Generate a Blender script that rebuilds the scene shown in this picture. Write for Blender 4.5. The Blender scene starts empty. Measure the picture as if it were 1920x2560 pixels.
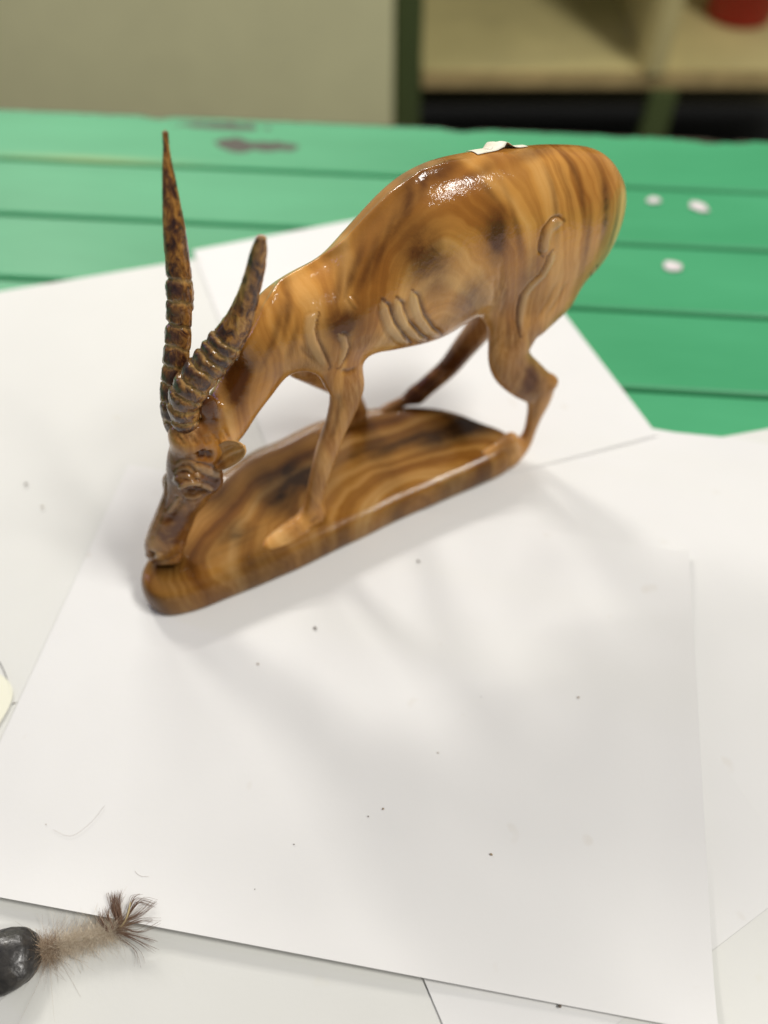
import bpy, bmesh, math, random
import numpy as np
import openvdb
from mathutils import Vector, Matrix, noise
from mathutils.bvhtree import BVHTree

random.seed(7)
rng = np.random.default_rng(7)
S = bpy.context.scene
COL = S.collection

# ------------------------------------------------------------------ camera
H = 0.333                                   # metres above the sheet of paper
PITCH = math.radians(53.978)
cam_d = bpy.data.cameras.new("camera")
cam = bpy.data.objects.new("camera", cam_d)
COL.objects.link(cam)
cam.location = (0, 0, H)
cam.rotation_euler = (math.pi / 2 - PITCH, 0, 0)
cam_d.sensor_fit = 'VERTICAL'
cam_d.sensor_height = 36
cam_d.lens = 36 * 1980 / 2560
cam_d.clip_start = 0.01
cam_d.clip_end = 50
cam_d.dof.use_dof = True
cam_d.dof.focus_distance = 0.301
cam_d.dof.aperture_fstop = 3.6
S.camera = cam

# ------------------------------------------------------------------ world and lamps
W = bpy.data.worlds.new("World")
S.world = W
W.use_nodes = True
bg = W.node_tree.nodes["Background"]
bg.inputs[0].default_value = (1.0, 0.985, 0.95, 1)
bg.inputs[1].default_value = 0.24

def area(name, loc, target, size, size_y, power, color):
    d = bpy.data.lights.new(name, 'AREA')
    d.shape = 'RECTANGLE'
    d.size, d.size_y, d.energy, d.color = size, size_y, power, color
    o = bpy.data.objects.new(name, d)
    COL.objects.link(o)
    o.location = loc
    o.rotation_euler = (Vector(target) - Vector(loc)).to_track_quat('-Z', 'Y').to_euler()
    return o

area("ceiling_lamp", (-0.80, 1.48, 1.06), (0, 0.25, 0.05), 0.27, 0.27, 17, (1.0, 0.96, 0.90))
area("ceiling_lamp", (-0.25, 2.10, 1.30), (0, 0.25, 0.05), 0.9, 0.06, 17, (1.0, 0.97, 0.92))
area("ceiling_lamp", (1.20, 0.10, 2.15), (0.05, 0.3, 0.1), 0.50, 0.46, 44.0, (1.0, 0.97, 0.92))
area("ceiling_lamp", (1.45, -0.55, 1.95), (0.05, 0.3, 0.1), 0.30, 0.30, 15.0, (1.0, 0.97, 0.92))
area("ceiling_bounce", (-0.9, 0.2, 2.3), (-0.1, 0.2, 0), 3.0, 3.0, 5, (1.0, 0.98, 0.94))
area("tube_lamp", (-1.6, 0.75, 0.62), (0, 0.3, 0.1), 0.16, 0.8, 2.6, (0.45, 0.38, 1.0))

S.view_settings.view_transform = 'Standard'
S.view_settings.look = 'None'
S.view_settings.exposure = -0.31
S.view_settings.gamma = 1
S.cycles.use_denoising = True
S.cycles.max_bounces = 8

# ------------------------------------------------------------------ measuring helpers
F0, CX, CY = 1980.0, 960.0, 1280.0          # the photograph's pixels
vF = np.array([0, math.cos(PITCH), -math.sin(PITCH)])
vU = np.array([0, math.sin(PITCH), math.cos(PITCH)])
vR = np.array([1.0, 0, 0])
CAM = np.array([0, 0, H * 1000])             # mm
ANG = math.atan2(.269, .528)
EU = np.array([math.cos(ANG), math.sin(ANG), 0])
EW = np.array([-math.sin(ANG), math.cos(ANG), 0])
ORG = np.array([-0.32 * H * 1000, 0.547 * H * 1000, 0])

def ray(x, y):
    return vR * (x - CX) / F0 - vU * (y - CY) / F0 + vF

def loc(P):
    P = np.asarray(P, float) - ORG
    return np.array([P @ EU, P @ EW, P[2]])

def onz(x, y, z=0.0):
    """point of the horizontal plane z (mm) seen at a pixel, world mm"""
    d = ray(x, y)
    return CAM + d * ((z - CAM[2]) / d[2])

def onw(x, y, w):
    """point of the statue's upright plane w (mm), statue mm"""
    d = ray(x, y)
    return loc(CAM + d * ((w - (CAM - ORG) @ EW) / (d @ EW)))

def gp(x, y, z=0.0):
    p = onz(x, y, z) / 1000
    return Vector(p)

# ------------------------------------------------------------------ object helpers
def tag(o, label=None, cat=None, group=None, kind=None):
    for k, v in (('label', label), ('category', cat), ('group', group), ('kind', kind)):
        if v:
            o[k] = v
    return o

def empty(name, p=(0, 0, 0), rz=0.0):
    o = bpy.data.objects.new(name, None)
    o.empty_display_size = 0.02
    COL.objects.link(o)
    o.location = p
    o.rotation_euler = (0, 0, rz)
    return o

def mesh_obj(name, verts, faces, mat=None, parent=None, smooth=True):
    me = bpy.data.meshes.new(name)
    me.from_pydata([tuple(map(float, v)) for v in verts], [], [tuple(map(int, f)) for f in faces])
    me.update()
    if smooth:
        me.shade_smooth()
    if mat:
        me.materials.append(mat)
    o = bpy.data.objects.new(name, me)
    COL.objects.link(o)
    if parent:
        o.parent = parent
    return o

def fix_normals(me):
    bm = bmesh.new(); bm.from_mesh(me)
    bmesh.ops.recalc_face_normals(bm, faces=bm.faces)
    bm.to_mesh(me); bm.free()

# ------------------------------------------------------------------ material helpers
class NT:
    def __init__(self, name):
        self.m = bpy.data.materials.new(name)
        self.m.use_nodes = True
        self.t = self.m.node_tree
        self.b = self.t.nodes["Principled BSDF"]
    def n(self, kind, **kw):
        x = self.t.nodes.new(kind)
        for k, v in kw.items():
            if k in x.inputs.keys() if isinstance(k, str) else False:
                self.set(x.inputs[k], v)
            else:
                setattr(x, k, v)
        return x
    def set(self, sock, v):
        if isinstance(v, bpy.types.NodeSocket):
            self.t.links.new(v, sock)
        else:
            sock.default_value = v
    def math(self, op, a, b=None, clamp=False):
        x = self.t.nodes.new('ShaderNodeMath'); x.operation = op; x.use_clamp = clamp
        self.set(x.inputs[0], a)
        if b is not None:
            self.set(x.inputs[1], b)
        return x.outputs[0]
    def mix(self, f, a, b):
        x = self.t.nodes.new('ShaderNodeMix'); x.data_type = 'RGBA'
        self.set(x.inputs[0], f); self.set(x.inputs[6], a); self.set(x.inputs[7], b)
        return x.outputs[2]
    def ramp(self, f, stops):
        x = self.t.nodes.new('ShaderNodeValToRGB')
        e = x.color_ramp.elements
        while len(e) < len(stops):
            e.new(0.5)
        for i, (p, c) in enumerate(stops):
            e[i].position = p
            e[i].color = (*c, 1) if len(c) == 3 else c
        self.set(x.inputs[0], f)
        return x.outputs[0]
    def noise(self, vec, scale, detail=4, rough=0.55, dist=0.0):
        x = self.t.nodes.new('ShaderNodeTexNoise')
        self.set(x.inputs['Vector'], vec)
        x.inputs['Scale'].default_value = scale
        x.inputs['Detail'].default_value = detail
        x.inputs['Roughness'].default_value = rough
        x.inputs['Distortion'].default_value = dist
        return x.outputs[0]
    def coord(self):
        return self.t.nodes.new('ShaderNodeTexCoord').outputs['Object']
    def mapping(self, vec, loc=(0, 0, 0), rot=(0, 0, 0), scale=(1, 1, 1)):
        x = self.t.nodes.new('ShaderNodeMapping')
        self.set(x.inputs[0], vec)
        x.inputs[1].default_value = loc
        x.inputs[2].default_value = rot
        x.inputs[3].default_value = scale
        return x.outputs[0]
    def attr(self, name):
        x = self.t.nodes.new('ShaderNodeAttribute'); x.attribute_name = name
        return x.outputs['Fac']
    def bump(self, h, strength, dist, normal=None):
        x = self.t.nodes.new('ShaderNodeBump')
        x.inputs['Strength'].default_value = strength
        x.inputs['Distance'].default_value = dist
        self.set(x.inputs['Height'], h)
        if normal is not None:
            self.set(x.inputs['Normal'], normal)
        return x.outputs[0]
    def done(self, color, rough=0.5, normal=None, **kw):
        self.set(self.b.inputs['Base Color'], color)
        self.set(self.b.inputs['Roughness'], rough)
        if normal is not None:
            self.set(self.b.inputs['Normal'], normal)
        for k, v in kw.items():
            self.set(self.b.inputs[k], v)
        return self.m

def dist_to(nt, vec, c, sc):
    """distance from a ring centre in stretched statue space"""
    mp = nt.mapping(vec, loc=tuple(-c[i] * sc[i] for i in range(3)), scale=sc)
    x = nt.t.nodes.new('ShaderNodeVectorMath'); x.operation = 'LENGTH'
    nt.set(x.inputs[0], mp)
    return x.outputs['Value']

def wood(name, centre, stretch, freq, light=1.0, coat=1.0, peel=1.0, scorch=(0.070, 0.017, 0.002)):
    nt = NT(name)
    co = nt.coord()
    warp = nt.noise(co, 22, 3, 0.5)
    d = dist_to(nt, co, centre, stretch)
    d = nt.math('ADD', d, nt.math('MULTIPLY', nt.math('SUBTRACT', warp, 0.5), 0.020))
    # rings of uneven width: a 1-D noise read along the distance
    comb = nt.t.nodes.new('ShaderNodeCombineXYZ')
    nt.set(comb.inputs[0], nt.math('MULTIPLY', d, freq))
    ring = nt.noise(comb.outputs[0], 1.0, 3, 0.6)
    comb2 = nt.t.nodes.new('ShaderNodeCombineXYZ')
    nt.set(comb2.inputs[0], nt.math('MULTIPLY', d, freq * 9.0))
    nt.set(comb2.inputs[1], nt.math('MULTIPLY', warp, 2.0))
    fine = nt.noise(comb2.outputs[0], 1.0, 3, 0.6)
    blot = nt.noise(co, 30, 3, 0.5)
    v = nt.math('ADD', nt.math('MULTIPLY', ring, 0.80), nt.math('MULTIPLY', fine, 0.09))
    v = nt.math('ADD', v, nt.math('MULTIPLY', blot, 0.14))
    L = light
    col = nt.ramp(v, [(0.34, (0.105 * L, 0.030 * L, 0.004 * L)), (0.44, (0.31 * L, 0.115 * L, 0.016 * L)),
                      (0.53, (0.54 * L, 0.250 * L, 0.050 * L)), (0.66, (0.76 * L, 0.44 * L, 0.150 * L))])
    # scorched patches painted by hand, plus the darkened carved cuts
    burn_dark = nt.attr('burn_dark')
    bn = nt.noise(co, 75, 5, 0.65, 0.4)
    bf = nt.math('MULTIPLY', burn_dark, nt.math('ADD', 1.05, nt.math('MULTIPLY', nt.math('SUBTRACT', bn, 0.5), 1.6)), True)
    bf = nt.math('MULTIPLY', bf, nt.math('SUBTRACT', 1.45, nt.math('MULTIPLY', ring, 0.8)), True)
    # raw, dusty carved wood low on the flanks
    pale = nt.attr('pale')
    mp = nt.mapping(co, rot=(0, math.radians(18), 0), scale=(1.0, 1.0, 0.05))
    st = nt.noise(mp, 700, 3, 0.7)
    pn = nt.noise(co, 120, 4, 0.6)
    pf = nt.math('MULTIPLY', pale, nt.math('ADD', 0.45, nt.math('MULTIPLY', pn, 1.0)), True)
    pcol = nt.ramp(st, [(0.34, (0.17, 0.078, 0.030)), (0.50, (0.29, 0.155, 0.064)), (0.68, (0.44, 0.265, 0.12))])
    col = nt.mix(nt.math('MULTIPLY', pf, 0.82), col, pcol)
    col = nt.mix(nt.math('MULTIPLY', bf, 0.94), col, (*scorch, 1))
    ribc = nt.mix(nt.math('MULTIPLY', st, 0.8), (0.62, 0.42, 0.21, 1), (0.30, 0.17, 0.075, 1))
    col = nt.mix(nt.math('MULTIPLY', nt.attr('rib'), 0.62), col, ribc)
    # relief: lacquer orange peel, tool marks where raw
    h1 = nt.noise(co, 900, 2, 0.6)
    h2 = nt.noise(co, 260, 3, 0.5)
    hs = nt.math('ADD', nt.math('MULTIPLY', h1, 0.35), h2)
    nrm = nt.bump(hs, 0.22 * peel, 0.0006)
    nrm = nt.bump(nt.math('MULTIPLY', st, pf), 0.22, 0.0005, nrm)
    rough = nt.math('ADD', 0.30, nt.math('MULTIPLY', pf, 0.35))
    return nt.done(col, rough, nrm, **{'Specular IOR Level': 0.08, 'Coat IOR': 1.42, 'Coat Weight': nt.math('SUBTRACT', coat, nt.math('MULTIPLY', pf, coat * 0.75), True),
                                      'Coat Roughness': 0.11, 'Coat Normal': nt.bump(hs, 0.40 * peel, 0.0008)})

# ================================================================== THE STATUE
# carved volumes are read on upright planes of the statue: u along the base, w away, z up (mm)
def mvec(P, n):
    """slope of the line of sight in the (n, w) section at P"""
    Pw = ORG + EU * P[0] + EW * P[1] + np.array([0, 0, P[2]])
    d = Pw - CAM
    dl = np.array([d @ EU, d @ EW, d[2]])
    return (dl @ n) / dl[1]

def stations(rows, p=2.0):
    """rows: (x1,y1, x2,y2, w, b) outline pixel pairs -> centre, n, a, b"""
    out = []
    q = p / (p - 1)
    for (x1, y1, x2, y2, w, b) in rows:
        A = onw(x1, y1, w); B = onw(x2, y2, w)
        L = np.linalg.norm(A - B) / 2
        n = (A - B) / (2 * L)
        c = (A + B) / 2
        m = abs(mvec(c, n))
        if b < 3:                                     # a ratio
            a = L / (1 + (m * b) ** q) ** (1 / q)
            bb = a * b
        else:
            bb = min(b, 0.82 * L / max(m, 1e-3))
            a = (L ** q - (m * bb) ** q) ** (1 / q)
        out.append((c, n, a, bb))
    return out

def densify(st, k=4):
    out = []
    N = len(st)
    for i in range(N - 1):
        p0, p1, p2, p3 = st[max(i - 1, 0)], st[i], st[i + 1], st[min(i + 2, N - 1)]
        for j in range(k):
            t = j / k
            def cr(g):
                a, b, c, d = g(p0), g(p1), g(p2), g(p3)
                return 0.5 * ((2 * b) + (c - a) * t + (2 * a - 5 * b + 4 * c - d) * t * t + (3 * b - a - 3 * c + d) * t ** 3)
            n = cr(lambda s: s[1]); n = n / np.linalg.norm(n)
            out.append((cr(lambda s: s[0]), n, max(cr(lambda s: s[2]), 1.0), max(cr(lambda s: s[3]), 1.0)))
    out.append(st[-1])
    return out

VX = 0.75
LO = np.array([-12.0, -14.0, -3.0]); HI = np.array([285.0, 84.0, 200.0])
DIM = np.ceil((HI - LO) / VX).astype(int)
AX = [LO[i] + VX * np.arange(DIM[i]) for i in range(3)]

def smin(a, b, k):
    h = np.maximum(k - np.abs(a - b), 0) / k
    return np.minimum(a, b) - h * h * k * 0.25

class Field:
    def __init__(self):
        self.D = np.full(tuple(DIM), 12.0, np.float32)
    def box(self, lo, hi):
        i0 = np.clip(((lo - LO) / VX).astype(int), 0, DIM - 1)
        i1 = np.clip(((hi - LO) / VX).astype(int) + 2, 1, DIM)
        sl = tuple(slice(i0[k], i1[k]) for k in range(3))
        g = np.meshgrid(*[AX[k][sl[k]].astype(np.float32) for k in range(3)], indexing='ij', sparse=True)
        return sl, g
    def loft(self, st, p=2.0, cap0=1.0, cap1=1.0, pad=9.0):
        for i in range(len(st) - 1):
            (c0, n0, a0, b0), (c1, n1, a1, b1) = st[i], st[i + 1]
            r = max(a0, a1, b0, b1) + pad
            sl, (X, Y, Z) = self.box(np.minimum(c0, c1) - r, np.maximum(c0, c1) + r)
            d = c1 - c0
            L2 = d @ d
            if L2 < 1e-6:
                continue
            T = d / math.sqrt(L2)
            n = (n0 + n1); n = n - (n @ T) * T; n /= np.linalg.norm(n)
            v = np.cross(T, n)
            x, y, z = X - c0[0], Y - c0[1], Z - c0[2]
            s = x * T[0] + y * T[1] + z * T[2]
            L = math.sqrt(L2)
            t = np.clip(s / L, 0, 1)
            ds = s - t * L
            a = a0 + (a1 - a0) * t
            b = b0 + (b1 - b0) * t
            dn = (x * n[0] + y * n[1] + z * n[2]) / a
            dv = (x * v[0] + y * v[1] + z * v[2]) / b
            mn = np.minimum(a, b)
            c = mn * np.where(s < 0, cap0 if i == 0 else 1.0, cap1 if i == len(st) - 2 else 1.0)
            if p == 2.0:
                r2 = np.sqrt((ds / c) ** 2 + dn ** 2 + dv ** 2)
            else:
                cs = (np.abs(dn) ** p + np.abs(dv) ** p) ** (1 / p)
                r2 = np.sqrt((ds / c) ** 2 + cs ** 2)
            f = (r2 - 1) * mn
            self.D[sl] = np.minimum(self.D[sl], f)
        return self
    def ell(self, c, r):
        c = np.array(c, float); r = np.array(r, float)
        sl, (X, Y, Z) = self.box(c - r - 10, c + r + 10)
        f = (np.sqrt(((X - c[0]) / r[0]) ** 2 + ((Y - c[1]) / r[1]) ** 2 + ((Z - c[2]) / r[2]) ** 2) - 1) * r.min()
        self.D[sl] = np.minimum(self.D[sl], f.astype(np.float32))
        return self

TORSO = [
    (1474, 406, 1482, 680, 28, 14), (1444, 376, 1446, 714, 28, 17), (1405, 352, 1405, 742, 28, 20), (1310, 350, 1305, 776, 28, 20.5),
    (1176, 367, 1222, 770, 28, 20), (1060, 392, 1160, 803, 28, 20), (984, 438, 1090, 843, 27, 19.5),
    (886, 541, 1000, 864, 26, 19.5), (836, 596, 950, 868, 26, 19.3), (786, 638, 900, 872, 26, 19), (733, 664, 835, 890, 25, 17.5),
    (691, 697, 757, 922, 24, 15), (660, 742, 712, 942, 23, 0.78), (630, 826, 684, 968, 22, 0.78),
    (583, 900, 652, 1014, 21, 0.8), (541, 958, 625, 1056, 20, 0.8), (508, 1005, 603, 1094, 19, 0.8), (478, 1045, 575, 1125, 18, 0.8)]
HEAD = [(445, 1075, 552, 1095, 18, 0.85), (420, 1112, 553, 1125, 17, 0.85), (411, 1150, 556, 1165, 17, 0.85),
        (409, 1195, 550, 1198, 17, 0.82), (404, 1235, 530, 1228, 17, 0.8), (394, 1270, 503, 1258, 17, 0.78),
        (380, 1303, 488, 1291, 17, 0.74), (367, 1336, 475, 1322, 17, 0.72), (358, 1366, 466, 1352, 17, 0.72), (364, 1386, 452, 1378, 17, 0.75)]
NF = [(770, 850, 888, 858, 17, 0.62), (787, 900, 896, 906, 14, 0.62), (805, 940, 909, 940, 12, 0.62), (820, 970, 912, 966, 10.5, 0.62),
      (821, 1000, 904, 996, 9.5, 0.66), (818, 1022, 894, 1022, 9, 0.7), (811, 1052, 879, 1054, 8.5, 0.75), (799, 1088, 862, 1088, 8, 0.8), (785, 1131, 847, 1131, 7.5, 0.8),
      (773, 1184, 827, 1184, 7, 0.85), (763, 1237, 814, 1237, 7, 0.85), (757, 1276, 806, 1286, 7, 0.9)]
NH = [(1240, 720, 1436, 716, 22, 0.6), (1232, 770, 1398, 762, 18, 0.58), (1228, 805, 1364, 805, 15, 0.58), (1217, 850, 1337, 852, 13, 0.6),
      (1218, 893, 1326, 884, 11, 0.6), (1232, 931, 1335, 909, 10, 0.6), (1267, 960, 1363, 938, 9, 0.55), (1305, 988, 1388, 960, 8, 0.55),
      (1315, 1012, 1380, 996, 7, 0.6), (1313, 1042, 1358, 1040, 7, 0.8), (1307, 1074, 1341, 1080, 6.5, 0.9), (1293, 1096, 1331, 1108, 6, 0.9), (1274, 1110, 1314, 1136, 5, 0.85), (1248, 1122, 1290, 1158, 4.5, 0.8)]
FH = [(1195, 745, 1275, 800, 38, 0.9), (1171, 798, 1230, 838, 43, 0.9), (1136, 850, 1186, 884, 48, 0.9), (1100, 902, 1145, 930, 52, 0.9), (1058, 942, 1102, 966, 54, 0.9), (1024, 972, 1064, 998, 56, 0.95)]

def chain(pts):
    """simple limb: (px, py, w, radius_mm)"""
    out = []
    for i, (x, y, w, r) in enumerate(pts):
        c = onw(x, y, w)
        out.append((c, np.array([1.0, 0, 0.001]), r, r * 0.95))
    for i in range(len(out)):
        d = out[min(i + 1, len(out) - 1)][0] - out[max(i - 1, 0)][0]
        d = d / np.linalg.norm(d)
        n = np.array([1.0, 0, 0]) if abs(d[0]) < 0.8 else np.array([0, 0, 1.0])
        n = n - (n @ d) * d
        out[i] = (out[i][0], n / np.linalg.norm(n), out[i][2], out[i][3])
    return out

def build_body():
    tor = Field().loft(densify(stations(TORSO, 2.35), 8), 2.35, 0.62, 1.0)
    D = tor.D
    for rows, k in ((NH, 9.0), (NF, 7.0), (FH, 6.0), (HEAD, 8.0)):
        f = Field().loft(densify(stations(rows), 5))
        D = smin(D, f.D, k)
        del f
    FF = [(760, 895, 34, 10), (800, 930, 40, 7.5), (842, 958, 47, 6.2), (872, 985, 51, 5.4), (890, 1012, 55, 4.8), (896, 1028, 57, 4.6)]
    D = smin(D, Field().loft(densify(chain(FF), 3)).D, 6.0)
    # hooves and pasterns lying on the plinth (u, w, z)
    BT = 16.5
    def foot(a, b, ra, rb, k=4.0):
        nonlocal D
        a, b = np.array(a, float), np.array(b, float)
        n = np.array([0, 0, 1.0])
        st = [(a, n, ra, ra * 0.95), ((a + b) / 2, n, (ra + rb) / 2 * 0.9, (ra + rb) / 2 * 1.0), (b, n, rb, rb * 1.35)]
        D = smin(D, Field().loft(st, 2.0, 1.0, 2.6).D, k)
    h = onw(781, 1283, 7)
    foot((h[0] + 1, 6.5, 20), (h[0] - 12, 4.5, 16.8), 4.4, 3.4, 6.0)
    foot((h[0] - 9, 4.8, 17.0), (h[0] - 22, 3.2, 15.8), 3.6, 2.6, 5.0)
    h = onw(1262, 1138, 5)
    foot((h[0] + 2, 5, 18.5), (h[0] - 12, 4.5, 15.5), 3.2, 1.8, 5.0)
    h = onw(1036, 990, 56)
    foot((h[0], 55.5, 19), (h[0] - 16, 56, 16), 3.6, 2.4, 5.0)
    h = onw(894, 1030, 57)
    foot((h[0], 57, 18), (h[0] - 16, 56, 17), 4.2, 3.2)
    # skull cap between the horns, brow, cheek, lips
    def bump(px, py, w, r, k):
        nonlocal D
        D = smin(D, Field().ell(onw(px, py, w), r).D, k)
    bump(1379, 956, 6.5, (2.8, 2.6, 2.8), 4)      # point of the hock
    bump(470, 1085, 16, (7.5, 8, 7.5), 5)
    bump(478, 1196, 9.0, (7, 4.0, 4.0), 2.5)        # near brow
    bump(430, 1200, 22, (4, 4, 4), 3)           # far brow
    bump(432, 1385, 15, (4, 5.5, 4), 3)
    bump(526, 1204, 11, (5, 4.0, 5), 4)           # cheek
    bump(522, 1020, 13.0, (4.0, 2.6, 7.0), 4)         # knob behind the horns
    D = smin(D, Field().ell((196.5, 4.5, 9), (5.5, 5, 10)).D, 5)   # heel runs into the plinth's end
    D = D.astype(np.float32)
    # cut flat just inside the plinth's top
    Z = AX[2].astype(np.float32)
    lowcut = np.where(AX[0] < 190, BT - 3.5, 1.5).astype(np.float32)
    D = np.maximum(D, lowcut[:, None, None] - Z[None, None, :])
    G = openvdb.FloatGrid(3.0)
    G.copyFromArray(np.clip(D, -3, 3))
    v, q = G.convertToQuads()
    v = v * VX + LO
    # Taubin smoothing takes out the facets without thinning the legs
    e = np.concatenate([q[:, [0, 1]], q[:, [1, 2]], q[:, [2, 3]], q[:, [3, 0]]])
    e = np.concatenate([e, e[:, ::-1]])
    deg = np.bincount(e[:, 0], minlength=len(v)).astype(float)[:, None]
    for it in range(14):
        for lam in (0.6, -0.61):
            s_ = np.stack([np.bincount(e[:, 0], weights=v[e[:, 1], k_], minlength=len(v)) for k_ in range(3)], 1)
            v = v + lam * (s_ / deg - v)
    msk = np.clip((v[:, 0] - 66) / 12, 0, 1) * np.clip((v[:, 2] - 98) / 12, 0, 1)
    for it in range(140):
        s_ = np.stack([np.bincount(e[:, 0], weights=v[e[:, 1], k_], minlength=len(v)) for k_ in range(3)], 1)
        v = v + 0.5 * msk[:, None] * (s_ / deg - v)
    return v, q

v, q = build_body()
ok_ = None
wood_body = wood('varnished_wood', (0.150, 0.0, 0.088), (1.0, 0.30, 0.50), 60, 1.08)

# ---- orientation check of the quads, then carve fine relief along the normals
me = bpy.data.meshes.new('body')
me.from_pydata((v).tolist(), [], q.tolist())
me.update()
def vnormals(me):
    a = np.empty(len(me.vertices) * 3, np.float32)
    me.vertex_normals.foreach_get('vector', a)
    return a.reshape(-1, 3).astype(float)
nv = vnormals(me)
if ((v - v.mean(0)) * nv).sum() < 0:
    me.flip_normals(); me.update()
    nv = vnormals(me)
bvh = BVHTree.FromPolygons([Vector(p) for p in v], q.tolist())
CL = loc(CAM)

def hit(px, py, force=False):
    d = ray(px, py)
    dl = np.array([d @ EU, d @ EW, d[2]])
    h = bvh.ray_cast(Vector(CL), Vector(dl).normalized())
    if h[0] is None and force:
        h = bvh.find_nearest(Vector(onw(px, py, 30)))
    return np.array(h[0]) if h[0] is not None else None

def poly3(pts, n=6):
    P = []
    for i in range(len(pts) - 1):
        for j in range(n):
            t = j / n
            P.append((pts[i][0] + (pts[i + 1][0] - pts[i][0]) * t, pts[i][1] + (pts[i + 1][1] - pts[i][1]) * t))
    P.append(pts[-1])
    out = [hit(*p) for p in P]
    return np.array([p for p in out if p is not None])

def dpoly(P, V):
    best = np.full(len(V), 1e9); tt = np.zeros(len(V))
    side = np.zeros(len(V))
    L = 0
    seg = [np.linalg.norm(P[i + 1] - P[i]) for i in range(len(P) - 1)]
    tot = sum(seg)
    for i in range(len(P) - 1):
        d = P[i + 1] - P[i]
        l2 = d @ d
        if l2 < 1e-9:
            continue
        t = np.clip(((V - P[i]) @ d) / l2, 0, 1)
        e = V - (P[i] + t[:, None] * d)
        dd = np.sqrt((e ** 2).sum(1))
        m = dd < best
        best[m] = dd[m]
        tt[m] = (L + t[m] * seg[i]) / tot
        side[m] = (np.cross(np.broadcast_to(d, e.shape), e) * nv).sum(1)[m]
        L += seg[i]
    return best, tt, np.sign(side)

disp = np.zeros(len(v))
burn_dark = np.zeros(len(v)); pale = np.zeros(len(v)); rib = np.zeros(len(v))
near_side = lambda P: None

def sub(P, r):
    lo, hi = P.min(0) - r, P.max(0) + r
    return np.where(((v > lo) & (v < hi)).all(1))[0]

def carve(pts, w, h, groove=0.5, gw=0.9, taper=0.15, which=0, pale_amt=0.8, end_taper=None):
    """a proud strip with a cut along one or both of its sides"""
    global disp
    P = poly3(pts)
    if len(P) < 2:
        return
    idx = sub(P, w + 6)
    global nv
    keep = nv; nv = keep[idx]
    d, t, s = dpoly(P, v[idx])
    nv = keep
    et = taper if end_taper is None else end_taper
    env = np.clip(t / taper, 0, 1) if taper > 0 else np.ones_like(t)
    env2 = np.clip((1 - t) / et, 0, 1) if et > 0 else 1
    ww = w * np.sqrt(np.clip(env, 0.1, 1)) * (0.55 + 0.45 * env2)
    a = np.clip(1 - (d / ww) ** 4, 0, 1)
    a = np.where(d < ww, a, 0)
    g = np.exp(-((d - ww - gw * 0.5) / (gw * 0.75)) ** 2)
    if which:
        g = np.where(s == which, g, g * 0.25)
    val = 0.5 * h * a - groove * g * np.where(d > ww * 0.6, 1, 0)
    val *= np.minimum(env * 1.6, 1) * np.minimum(env2 * 1.6 + 0.1, 1)
    disp[idx] += val
    rib[idx] = np.maximum(rib[idx], a * pale_amt * np.minimum(1, env2 * 2))
    burn_dark[idx] = np.maximum(burn_dark[idx], g * 0.75 * (groove > 0.2) * (h > 0.4))  # darkens the groove beside the strip

def cut(pts, w, depth, dark=0.6):
    P = poly3(pts)
    if len(P) < 2:
        return
    idx = sub(P, w + 4)
    global nv
    keep = nv; nv = keep[idx]
    d, t, s = dpoly(P, v[idx])
    nv = keep
    e = np.clip(np.minimum(t, 1 - t) * 5, 0, 1)
    g = np.exp(-(d / w) ** 2) * e
    disp[idx] -= depth * g
    burn_dark[idx] = np.maximum(burn_dark[idx], g * dark)  # darkens along the cut

def crest(pts, w, h):
    P = poly3(pts)
    idx = sub(P, w * 3 + 1)
    d, t, s = dpoly_plain(P, v[idx])
    e = np.clip(np.minimum(t * 5, (1 - t) * 6), 0, 1)
    disp[idx] += h * e * (1 / (1 + (d / w) ** 2)) ** 1.5

def dpoly_plain(P, V):
    global nv
    keep = nv; nv = np.zeros_like(V)
    r = dpoly(P, V); nv = keep
    return r
crest([(530, 985), (560, 942), (600, 890), (640, 832), (668, 772), (704, 712), (737, 692), (780, 668), (830, 634), (869, 606), (924, 547), (984, 488), (1057, 436), (1130, 408), (1200, 396)], 2.3, 1.9)
# the wavy strip down the haunch, upper blade then lower tail
carve([(1405, 556), (1384, 562), (1370, 580), (1364, 605), (1362, 632)], 2.3, 0.85, 0.9, 1.0, 0.12, -1, 0.7)
carve([(1382, 630), (1377, 655), (1358, 690), (1330, 715), (1312, 740), (1305, 770), (1302, 800), (1306, 835)], 1.7, 0.7, 0.8, 1.0, 0.05, -1, 0.9, 0.3)
carve([(1488, 668), (1482, 690), (1470, 708)], 1.6, 0.5, 0.5, 0.8, 0.2, 0, 0.8)
# ribs
carve([(955, 756), (962, 785), (975, 818), (1000, 850), (1018, 862)], 2.3, 0.9, 1.0, 1.1, 0.10, 1, 1.0, 0.35)
carve([(990, 750), (997, 785), (1012, 818), (1040, 846), (1062, 854)], 2.3, 0.9, 1.1, 1.1, 0.10, 1, 1.0, 0.35)
carve([(1028, 732), (1036, 765), (1048, 800), (1070, 830), (1096, 842)], 2.4, 0.95, 1.1, 1.1, 0.10, 1, 1.0, 0.35)
# shoulder strips
carve([(790, 785), (776, 800), (772, 826), (778, 856), (795, 890), (815, 918)], 2.3, 0.9, 0.8, 1.0, 0.10, 1, 0.75, 0.3)
carve([(846, 836), (858, 850), (863, 872), (856, 895), (846, 915)], 1.6, 0.6, 0.8, 0.9, 0.10, 1, 0.75, 0.3)
carve([(868, 738), (880, 755), (894, 773)], 0.9, 0.3, 0.35, 0.7, 0.3, 0, 0.1)
cut([(893, 920), (870, 930), (850, 926)], 1.0, 0.6)
cut([(750, 860), (760, 880), (790, 905)], 1.1, 0.4, 0.3)
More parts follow.
